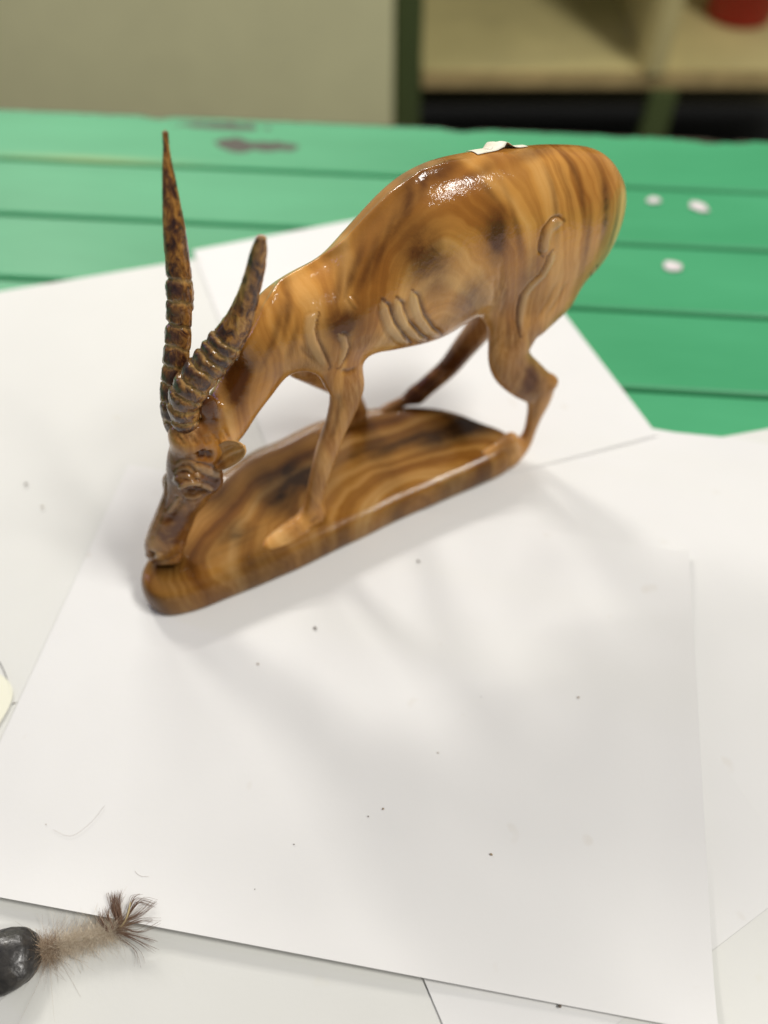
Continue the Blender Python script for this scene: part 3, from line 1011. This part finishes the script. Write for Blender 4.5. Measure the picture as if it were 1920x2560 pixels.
# sheets below the large one
q1, q2 = w2(1765, 2390), w2(1940, 2256)
d_ = (q2 - q1).normalized(); n_ = Vector((d_.y, -d_.x))
a_ = q1 - d_ * 0.06; b_ = q1 + d_ * 0.15
sheet([a_ + n_ * 0.2, b_ + n_ * 0.2, b_, a_], -0.0011, 'white sheet in the bottom right corner with a slanting top edge', PM2, None, 16, 16, 0.0002, 6)
e1, e2 = w2(1040, 2400), w2(1125, 2600)
d_ = (e2 - e1).normalized(); n_ = Vector((-d_.y, d_.x))
sheet([e1 + d_ * .15, e1 + d_ * .15 + n_ * 0.15, e1 - d_ * .06 + n_ * 0.15, e1 - d_ * .06], -0.00125, 'white sheet peeping out below the lower edge of the large sheet', PM, None, 16, 16, 0.0001, 7)
f1, f2 = Vector((-0.34, 0.09)), Vector((0.16, 0.01))
sheet([Vector((-0.36, -0.14)), Vector((0.14, -0.22)), Vector((0.20, 0.11)), Vector((-0.31, 0.16))], -0.0023, 'cream white sheet under the feather at the bottom left', PM2, None, 16, 16, 0.0003, 8)
sheet([Vector((0.02, -0.10)), Vector((0.36, -0.14)), Vector((0.40, 0.26)), Vector((0.08, 0.28))], -0.0026, 'white sheet deepest in the pile at the lower right', PM, None, 16, 16, 0.0002, 9)

# ================================================================== GREEN SLATTED BENCH
def green_paint():
    nt = NT('green_paint')
    co = nt.coord()
    n1 = nt.noise(nt.mapping(co, scale=(0.25, 1, 1)), 14, 4, 0.55)
    fine = nt.noise(nt.mapping(co, scale=(0.05, 1, 1)), 300, 3, 0.6)
    col = nt.ramp(n1, [(0.3, (0.042, 0.275, 0.115)), (0.7, (0.066, 0.35, 0.160))])
    # chipped back edge and worn scuffs showing dark wood
    ch = nt.attr('chip')
    cn = nt.noise(co, 95, 4, 0.6)
    cf = nt.ramp(nt.math('ADD', ch, nt.math('MULTIPLY', cn, 1.0)), [(0.98, (0, 0, 0)), (1.10, (1, 1, 1))])
    col = nt.mix(cf, col, (0.045, 0.035, 0.022, 1))
    ye = nt.attr('worn')
    col = nt.mix(nt.math('MULTIPLY', ye, 0.75), col, (0.36, 0.42, 0.16, 1))
    return nt.done(col, 0.5, nt.bump(fine, 0.1, 0.0005), **{'Specular IOR Level': 0.3, 'Coat Weight': 0.04, 'Coat Roughness': 0.3})
GP = green_paint()
pdir = Vector((0.99672, -0.0808, 0))
pang = math.atan2(pdir.y, pdir.x)
pn = Vector((-pdir.y, pdir.x, 0))
# reference: gap seen at (1750, 980)
g4 = gp(1750, 982, -3.0); g4.z = 0
g1 = gp(1750, 475, -3.0); g1.z = 0
pitch = ((g1 - g4).dot(pn)) / 3
bench = empty('slatted_bench', (g4.x, g4.y, -0.003), pang)
tag(bench, 'green painted bench of long planks under the papers, its back edge chipped', 'bench')
edge = gp(960, 310, -3.0); edge.z = 0
gap = 0.0028
def plank(y0, y1, chipped=False, worn=None):
    x0, x1 = -1.3, 0.9
    ys = [0, .003, .01, .02, .03, .04, .05, .058, .0615]
    n = 240
    hw = (y1 - y0)
    prof_ = [(0, -0.018), (0, -0.0022), (0.0007, -0.0007), (0.0022, 0.0)] + [(hw * f, 0.0) for f in np.linspace(0.07, 0.93, 14)] + [(hw - 0.0022, 0.0), (hw - 0.0007, -0.0007), (hw, -0.0022), (hw, -0.018)]
    vs, fs, ch, wo = [], [], [], []
    for i in range(n + 1):
        x = x0 + (x1 - x0) * i / n
        bite = 0
        if chipped:
            bite = max(0, noise.noise(Vector((x * 24, 5, 1))) - 0.24) * 0.018
        for (yy, zz) in prof_:
            y = y0 + yy
            if chipped and yy > hw * 0.9:
                y -= bite
            vs.append((x, y, zz))
            c = 0
            if chipped:
                c = 0.85 * math.exp(-((hw - yy) / 0.005) ** 2)
            w = 0
            if worn:
                for (wx, wy, rx, ry, amt, isdark) in worn:
                    e_ = math.exp(-((x - wx) / rx) ** 2 - ((y - wy) / ry) ** 2) * amt
                    if isdark: c = max(c, e_)
                    else: w = max(w, e_)
            ch.append(c); wo.append(w)
    m = len(prof_)
    for i in range(n):
        for j in range(m - 1):
            a = i * m + j
            fs.append((a, a + m, a + m + 1, a + 1))
        fs.append((i * m, i * m + m - 1, (i + 1) * m + m - 1, (i + 1) * m))
    fs.append(tuple(range(m))); fs.append(tuple(n * m + k for k in reversed(range(m))))
    o = mesh_obj('plank', vs, fs, GP, bench, smooth=False)
    fix_normals(o.data)
    for nm, arr in (('chip', ch), ('worn', wo)):
        at = o.data.attributes.new(nm, 'FLOAT', 'POINT')
        at.data.foreach_set('value', np.array(arr, np.float32))
    return o
def bl(x, y):
    p = gp(x, y, -3.0); d = Vector((p.x - g4.x, p.y - g4.y, 0))
    return d.dot(pdir), d.dot(pn)
eY = (edge - g4).dot(pn)
for k in range(-9, 4):
    y0 = k * pitch + gap / 2
    y1 = (k + 1) * pitch - gap / 2
    worn = []
    if k == 3:
        y1 = eY
    if k >= 2:
        for (px, py, rx, ry, am, dk) in ((580, 358, .016, .0085, 1.05, 1), (600, 372, .012, .006, 1.0, 1), (672, 366, .026, .0080, 1.05, 1), (230, 398, .06, .0035, 0.8, 0), (90, 392, .04, .003, 0.5, 0),
                                         (265, 292, .012, .004, .6, 1), (90, 286, .014, .003, .5, 1), (420, 300, .012, .004, .6, 1), (560, 316, .05, .007, .85, 1), (850, 318, .012, .003, .5, 1), (1780, 345, .035, .009, 1.0, 1)):
            a, b = bl(px, py)
            worn.append((a, b, rx, ry, am, dk))
    plank(y0, y1, k == 3, worn)
# bearers under the planks close the gaps from below
def box(name, lo, hi, mat, parent, bevel=0.0, rz=0.0, loc_=None):
    bm = bmesh.new()
    bmesh.ops.create_cube(bm, size=1)
    for vtx in bm.verts:
        for i in range(3):
            vtx.co[i] = lo[i] + (vtx.co[i] + 0.5) * (hi[i] - lo[i])
    if bevel:
        bmesh.ops.bevel(bm, geom=bm.edges[:], offset=bevel, segments=2, affect='EDGES')
    me_ = bpy.data.meshes.new(name); bm.to_mesh(me_); bm.free()
    me_.materials.append(mat)
    o = bpy.data.objects.new(name, me_); COL.objects.link(o)
    if parent: o.parent = parent
    if loc_: o.location = loc_
    if rz: o.rotation_euler = (0, 0, rz)
    return o
dark_green = simple('shaded_green_paint', (0.05, 0.17, 0.085), 0.6)  # the planks' green with the shade of the gaps put into its colour
box('under_board', (-1.3, -9 * pitch, -0.026), (0.9, eY - 0.006, -0.0182), dark_green, bench)
for x in (-1.1, -0.1, 0.75):
    box('bearer', (x, -9 * pitch, -0.09), (x + 0.05, eY - 0.03, -0.0265), dark_green, bench)
    for y in (-0.5, eY - 0.12):
        box('leg', (x + 0.002, y, -0.72), (x + 0.048, y + 0.05, -0.0905), dark_green, bench)

# paper scraps on the planks
scrapm = simple('scrap_paper', (0.72, 0.66, 0.66), 0.8)
for px, py, r, a0, lab in ((1632, 502, 0.0052, 0.3, 'small white paper scrap on the green bench, left of the upper pair'), (1746, 518, 0.0068, -0.7, 'largest white paper scrap on the green bench, right of the upper pair'),
                      (1680, 667, 0.0062, -0.3, 'white paper scrap on the green bench, lowest of three')):
    vs = []; n = 11
    for k in range(n):
        th = 2 * math.pi * k / n
        rr = r * (0.75 + 0.35 * random.random())
        x, y = rr * math.cos(th) * 1.25, rr * math.sin(th) * 0.9
        vs.append((x * math.cos(a0) - y * math.sin(a0), x * math.sin(a0) + y * math.cos(a0), 0.0003 + 0.0012 * random.random()))
    vs.append((0, 0, 0.0005))
    o = mesh_obj('paper_scrap', vs, [(k, (k + 1) % n, n) for k in range(n)], scrapm)
    sd = o.modifiers.new('thick', 'SOLIDIFY'); sd.thickness = 0.0002
    p = gp(px, py, -2.8)
    o.location = (p.x, p.y, -0.0029)
    tag(o, lab, 'scrap', 'white paper scraps on the bench')

# ================================================================== BACKGROUND: cabinet and floor
def matte(name, col, var=0.12, rough=0.6, scale=6):
    nt = NT(name)
    n = nt.noise(nt.coord(), scale, 4, 0.6)
    return nt.done(nt.ramp(n, [(0.3, tuple(c * (1 - var) for c in col)), (0.7, tuple(c * (1 + var) for c in col))]), rough)
tan = matte('tan_laminate', (0.88, 0.85, 0.49), 0.05)
shelf_m = matte('shelf_board', (0.66, 0.57, 0.26), 0.12)
edge_m = matte('shelf_edge', (0.55, 0.41, 0.18), 0.2, scale=20)
olive = matte('olive_steel', (0.085, 0.115, 0.035), 0.1)
floor_m = matte('dark_floor', (0.012, 0.012, 0.010), 0.2)
flo = box('floor', (-6, -4, -0.78), (6, 8, -0.76), floor_m, None)
tag(flo, kind='structure')
# cabinet stands beyond the bench, front plane Y = CYF
CYF = 1.6
def on_front(px, py, Y=CYF):
    d = ray(px, py); t = Y / d[1]
    P = np.array([0, 0, H]) + d * t
    return P
cab = empty('open_cabinet', (0, CYF, -0.76))
tag(cab, 'tan cabinet with closed left door and open shelf bay, standing behind the bench', 'cabinet')
xl = on_front(982, 300)[0]
zt = 0.45
def cb(name, lo, hi, mat, bevel=0.0015):
    return box(name, (lo[0], lo[1], lo[2] + 0.76), (hi[0], hi[1], hi[2] + 0.76), mat, cab, bevel)
zs = on_front(1500, 190)[2]
xr = on_front(2300, 200)[0]
cb('door', (-2.0, 0.0, -0.70), (xl, 0.02, zt), tan)
cb('side_panel', (xl + 0.004, 0.012, -0.74), (xl + 0.055, 0.5, zt), olive)
cb('shelf', (xl + 0.057, 0.02, zs - 0.028), (xr, 0.52, zs), shelf_m)
cb('shelf_edge', (xl + 0.057, 0.012, zs - 0.030), (xr, 0.0195, zs + 0.001), edge_m)
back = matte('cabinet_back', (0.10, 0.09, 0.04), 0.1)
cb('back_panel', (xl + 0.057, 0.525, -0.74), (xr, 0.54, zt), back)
xd = on_front(1610, 215)[0]
cb('divider', (xd, 0.0, zs + 0.0015), (xd + 0.034, 0.5, zt), shelf_m)
cb('post', (xd + 0.02, 0.0, -0.74), (xd + 0.072, 0.03, zs - 0.032), olive)
cb('top_panel', (-2.0, 0.02, zt + 0.001), (xr, 0.54, zt + 0.02), tan)

# red bucket on the shelf
redm = matte('red_plastic', (0.42, 0.012, 0.008), 0.1, 0.35)
p = on_front(1845, 40, CYF + 0.16)
d = ray(1845, 42); t = (zs - H) / d[2]; pb_ = np.array([0, 0, H]) + d * t
vs, fs = [], []
NB = 40
pr = [(0.0, 0.0), (0.040, 0.0), (0.045, 0.003), (0.056, 0.11), (0.060, 0.112), (0.060, 0.118), (0.054, 0.118), (0.044, 0.006), (0.0, 0.006)]
for (r, z) in pr:
    for k in range(NB):
        vs.append((1.5 * r * math.cos(2 * math.pi * k / NB), 1.5 * r * math.sin(2 * math.pi * k / NB), 1.5 * z))
for i in range(len(pr) - 1):
    for k in range(NB):
        a, b = i * NB + k, i * NB + (k + 1) % NB
        fs.append((a, b, b + NB, a + NB))
buk = mesh_obj('bucket', vs, fs, redm)
fix_normals(buk.data)
buk.location = (pb_[0], pb_[1], zs + 0.0005)
tag(buk, 'red plastic bucket standing on the open shelf at the upper right corner', 'bucket')

# ================================================================== DARK STONE AND FEATHER
def stone_mat():
    nt = NT('dark_polished_stone')
    co = nt.coord()
    n = nt.noise(co, 260, 5, 0.65, 0.5)
    n2 = nt.noise(co, 700, 3, 0.6)
    col = nt.ramp(n, [(0.35, (0.012, 0.011, 0.011)), (0.6, (0.040, 0.036, 0.032)), (0.75, (0.09, 0.075, 0.055))])
    return nt.done(col, 0.34, nt.bump(nt.math('ADD', n, nt.math('MULTIPLY', n2, .4)), 0.45, 0.0008), **{'Coat Weight': 0.35, 'Coat Roughness': 0.2})
bm = bmesh.new()
bmesh.ops.create_icosphere(bm, subdivisions=6, radius=1)
for vt in bm.verts:
    c = vt.co.copy()
    # egg with a blunt upper shoulder, a hollow near its foot and a flat underside
    x, y, z = c
    rx, ry, rz_ = 0.0118, 0.0106, 0.0066
    k = 1 + 0.10 * noise.noise(c * 1.3 + Vector((4, 2, 1))) + 0.02 * noise.noise(c * 5)
    k += 0.10 * max(0, x * 0.3 + y * 0.8) ** 2
    rim = math.exp(-((z + 0.35) / 0.12) ** 2)
    k -= 0.05 * math.exp(-((z + 0.12) / 0.10) ** 2) * (1 if y < 0.3 else 0.3)
    k += 0.05 * rim
    vt.co = Vector((x * rx * k, y * ry * k, z * rz_ * (0.8 if z < 0 else 1.0) * k))
me_ = bpy.data.meshes.new('stone'); bm.to_mesh(me_); bm.free(); me_.shade_smooth()
me_.materials.append(stone_mat())
charm = empty('stone_charm', (0, 0, 0))
ps = gp(18, 2402, 4.0)
charm.location = (ps.x, ps.y, -0.0022)
tag(charm, 'dark hammered stone charm with a small brown feather tied to it, bottom left corner', 'charm')
so = bpy.data.objects.new('stone', me_); COL.objects.link(so); so.parent = charm
so.location = (0, 0, 0.0060)
so.rotation_euler = (0, 0.08, 0.5)

def curve_pts(pts, n):
    P = [np.array(p, float) for p in pts]; R = []
    N = len(P)
    for i in range(n):
        t = i / (n - 1) * (N - 1)
        k = min(int(t), N - 2); f = t - k
        p0, p1, p2, p3 = P[max(k - 1, 0)], P[k], P[k + 1], P[min(k + 2, N - 1)]
        R.append(0.5 * ((2 * p1) + (p2 - p0) * f + (2 * p0 - 5 * p1 + 4 * p2 - p3) * f * f + (3 * p1 - p0 - 3 * p2 + p3) * f ** 3))
    return np.array(R)

def strand(vs, fs, P, r0, r1, attr=None, val=None):
    k0 = len(vs)
    n = len(P)
    for i in range(n):
        T = P[min(i + 1, n - 1)] - P[max(i - 1, 0)]
        T = T / (np.linalg.norm(T) + 1e-12)
        a = np.cross(T, [0, 0, 1.0]); a /= (np.linalg.norm(a) + 1e-9)
        b = np.cross(T, a)
        r = r0 + (r1 - r0) * i / (n - 1)
        for k in range(3):
            th = 2 * math.pi * k / 3
            vs.append(P[i] + (a * math.cos(th) + b * math.sin(th)) * r)
            if attr is not None: attr.append(val)
    for i in range(n - 1):
        for k in range(3):
            j = (k + 1) % 3
            fs.append((k0 + i * 3 + k, k0 + i * 3 + j, k0 + (i + 1) * 3 + j, k0 + (i + 1) * 3 + k))

def cl(px, py, z):
    q_ = onz(px, py, z - 2.2) / 1000
    return np.array([q_[0] - charm.location.x, q_[1] - charm.location.y, z / 1000])

shaft = curve_pts([cl(96, 2374, 4.5), cl(120, 2378, 3.2), cl(150, 2366, 3.0), cl(200, 2352, 3.4), cl(258, 2336, 4.5), cl(300, 2318, 6.0), cl(318, 2290, 7.5), cl(326, 2256, 8.5)], 60)
vs, fs = [], []
strand(vs, fs, shaft, 0.00055, 0.00035)
feather = mesh_obj('feather', vs, fs, simple('feather_shaft', (0.52, 0.42, 0.22), 0.5), charm)
# barbs
vs, fs, at = [], [], []
up = np.array([0, 0, 1.0])
for i in range(8000):
    t = random.random() ** 0.9
    k = min(int(t * 59), 58)
    P0 = shaft[k] + (shaft[k + 1] - shaft[k]) * random.random()
    T = shaft[k + 1] - shaft[k]; T /= np.linalg.norm(T)
    L_ = np.cross(up, T); L_ /= np.linalg.norm(L_)
    th = random.uniform(-math.pi, math.pi)
    sd_ = L_ * math.cos(th) + up * (math.sin(th) * 0.5 + 0.08)
    if t < 0.24:          # tuft at the knot
        ln = random.uniform(0.0022, 0.0048) * (1 if random.random() < .85 else 1.6); fwd = random.uniform(-0.7, 0.5)
    elif t < 0.62:
        ln = random.uniform(0.0022, 0.0048); fwd = random.uniform(0.2, 1.3)
        if math.cos(th) > 0 and random.random() < .2: ln *= 1.5
    else:
        ln = random.uniform(0.0026, 0.0060); fwd = random.uniform(1.2, 2.6)
        if t > 0.70 or random.random() < 0.5: continue
    D_ = sd_ + T * fwd; D_ /= np.linalg.norm(D_)
    bend = np.array([random.gauss(0, 1), random.gauss(0, 1), random.gauss(0, .6)]) * ln * 0.45
    Q = [P0, P0 + D_ * ln * .4 + bend * .4, P0 + D_ * ln * .75 + bend, P0 + D_ * ln + bend * random.uniform(.6, 2.2)]
    for q_ in Q: q_[2] = max(q_[2], 0.0004)
    Q = curve_pts(Q, 5)
    val = (0.25 + 0.5 * random.random()) if t < 0.24 else (0.62 + 0.40 * random.random() if t < 0.62 else 0.05 + 0.45 * random.random())
    strand(vs, fs, Q, 0.00006, 0.00002, at, val)
# long dark strands at the tip, splaying outwards
for grp, n_s in (((( 300, 2318), (285, 2270), (283, 2238)), 46), (((306, 2312), (296, 2262), (300, 2236)), 40), (((318, 2292), (345, 2252), (378, 2262)), 18), (((314, 2300), (350, 2285), (384, 2254)), 16),
                 (((310, 2316), (352, 2300), (398, 2302)), 8), (((308, 2320), (350, 2330), (402, 2306)), 6), (((300, 2330), (350, 2340), (388, 2352)), 10), (((302, 2332), (346, 2356), (380, 2378)), 8),
                 (((305, 2350), (335, 2375), (343, 2418)), 2), (((312, 2350), (345, 2380), (356, 2416)), 2), (((270, 2330), (255, 2300), (252, 2284)), 26), (((285, 2325), (270, 2290), (272, 2272)), 30), (((320, 2280), (335, 2245), (350, 2240)), 8)):
    for s_ in range(n_s):
        j = [random.gauss(0, 5), random.gauss(0, 4)]
        zz = random.uniform(4.0, 8.5)
        Q = []
        for m_, (x, y) in enumerate(grp):
            f_ = 0.25 + 0.6 * m_
            Q.append(cl(x + j[0] * f_ + random.gauss(0, 1.2), y + j[1] * f_ + random.gauss(0, 1.2), max(0.6, (6.0, zz, zz + random.uniform(-2, 1))[m_] if grp[0][1] < 2340 else (3.5, 2.5, 1.2)[m_])))
        Q = curve_pts(Q, 8)
        strand(vs, fs, Q, 0.00010, 0.00003, at, random.random() * 0.22)
nt = NT('feather_barb')
a_ = nt.attr('tone')
FB = nt.done(nt.ramp(a_, [(0.0, (0.13, 0.065, 0.040)), (0.25, (0.24, 0.145, 0.09)), (0.6, (0.52, 0.41, 0.29)), (1.0, (0.82, 0.74, 0.60))]), 0.6)
barbs = mesh_obj('barb', vs, fs, FB, feather)
barbs['kind'] = 'stuff'
A = barbs.data.attributes.new('tone', 'FLOAT', 'POINT')
A.data.foreach_set('value', np.array(at, np.float32))
# binding loop between stone and feather
vs, fs = [], []
lp = curve_pts([cl(78, 2360, 7.5), cl(94, 2364, 6.2), cl(108, 2372, 4.5), cl(116, 2392, 3.5), cl(106, 2390, 4.5), cl(90, 2376, 6.5), cl(76, 2364, 7.4)], 40)
strand(vs, fs, lp, 0.00035, 0.00035)
mesh_obj('binding_thread', vs, fs, simple('thread', (0.42, 0.28, 0.17), 0.7), charm)

# ================================================================== CRUMBS AND HAIRS ON THE SHEET
crumb_dark = simple('crumb_dark', (0.14, 0.11, 0.085), 0.8)
crumb_tan = simple('crumb_tan', (0.30, 0.22, 0.13), 0.8)
places = [(788, 1570, 1.3, 0, 'dark brown crumb on the white sheet just below the statue base'), (645, 1660, .8, 1, 'tan crumb on the white sheet below the left end of the base'),
          (65, 1210, 1.4, 0, 'grey crumb on the left sheet beside the statue, upper of two'), (106, 1267, 1.2, 1, 'tan crumb on the left sheet, lower of two'),
          (1046, 1403, 1.2, 0, 'dark crumb on the white sheet right of the base edge'), (958, 2022, .7, 1, 'tan crumb near the centre of the large sheet, right of a pair'),
          (921, 2041, .5, 0, 'dark crumb near the centre of the large sheet, left of a pair'), (735, 2111, .45, 0, 'tiny dark crumb on the lower middle of the large sheet'),
          (637, 2223, .35, 0, 'tiny dark crumb above the lower edge of the large sheet, between feather and centre'), (1228, 2136, .9, 1, 'tan crumb on the shaded right half of the large sheet'),
          (1446, 1744, .8, 1, 'faint crumb high on the shaded right half of the large sheet'), (1203, 1742, .3, 0, 'speck in the soft shadow middle right'),
          (115, 2061, .35, 1, 'tiny speck beside the curled hair at the left'), (784, 2347, .35, 0, 'tiny dark crumb close above the lower paper edge'), (1400, 2516, 1.0, 0, 'dark crumb at the lower paper edge'),
          (1718, 2325, .35, 0, 'tiny speck near the right edge of the large sheet'), (36, 1758, .8, 0, 'dark speck at the end of the pencil line at the left'), (1095, 1882, .5, 1, 'pale crumb in the left half of the soft shadow')]
for px, py, r, t_, lab in places:
    bm = bmesh.new()
    bmesh.ops.create_icosphere(bm, subdivisions=2, radius=r / 1000 * 0.5)
    sd = random.random() * 50
    for vt in bm.verts:
        vt.co *= 1 + 0.55 * noise.noise(vt.co.normalized() * 1.7 + Vector((sd, 0, 0)))
        vt.co.z *= 0.55; vt.co.x *= 1.25
    me_ = bpy.data.meshes.new('crumb'); bm.to_mesh(me_); bm.free(); me_.shade_smooth()
    me_.materials.append(crumb_tan if t_ else crumb_dark)
    o = bpy.data.objects.new('crumb', me_); COL.objects.link(o)
    zc = -0.0008 if px < 120 and py < 1800 else -0.0002
    p = gp(px, py, zc * 1000)
    o.location = (p.x, p.y, zc + r / 1000 * 0.15)
    o.rotation_euler = (0, 0, random.random() * 6)
    tag(o, lab, 'crumb', 'crumbs scattered on the paper')
hair_m = simple('hair', (0.06, 0.045, 0.04), 0.5)
hair_p = simple('pale_hair', (0.45, 0.38, 0.33), 0.5)
for pts, mat_, lab, rr in (([(1256, 2417), (1236, 2427), (1224, 2442), (1213, 2461)], hair_m, 'short dark hair lying near the bottom of the large sheet', .00009),
                      ([(262, 2014), (228, 2056), (178, 2090), (132, 2074)], hair_p, 'long faint curved hair on the left half of the sheet', .00006),
                      ([(338, 2178), (346, 2187), (358, 2191), (372, 2191)], hair_p, 'small faint curled hair right above the feather', .00006)):
    vs, fs = [], []
    P = curve_pts([onz(x, y, 0.1) / 1000 for x, y in pts], 24)
    c0 = P[0].copy(); c0[2] = 0
    strand(vs, fs, P - c0 + np.array([0, 0, 0.00005]), rr, rr * .6)
    o = mesh_obj('hair', vs, fs, mat_)
    o.location = tuple(c0)
    tag(o, lab, 'hair')
# pencil line and yellow stain printed at the left margin
vs, fs = [], []
P = curve_pts([onz(x, y, -1.3) / 1000 for x, y in ((-14, 1640), (2, 1660), (16, 1692), (23, 1722), (22, 1742), (12, 1756))], 24)
c0 = P[0].copy(); c0[2] = -0.0015
strand(vs, fs, P - c0, .0002, .00015)
o = mesh_obj('pencil_line', vs, fs, simple('pencil', (0.2, 0.2, 0.19), .7)); o.location = tuple(c0)
tag(o, 'thin dark curved line on the sheet at the left edge beside a yellow patch', 'line')
c0 = onz(-38, 1768, -1.0) / 1000
vs = [(0.0105 * math.cos(a) * (1 + .1 * math.sin(3 * a)), 0.016 * math.sin(a), 0) for a in np.linspace(0, 2 * math.pi, 33)[:-1]]
vs.append((0, 0, 0.0002))
o = mesh_obj('petal', vs, [(k, (k + 1) % 32, 32) for k in range(32)], simple('petal_cream', (0.77, 0.76, 0.62), .7)); o.location = (c0[0], c0[1], -0.0012)
tag(o, 'pale yellow rounded patch cut off by the left edge of the picture', 'petal')
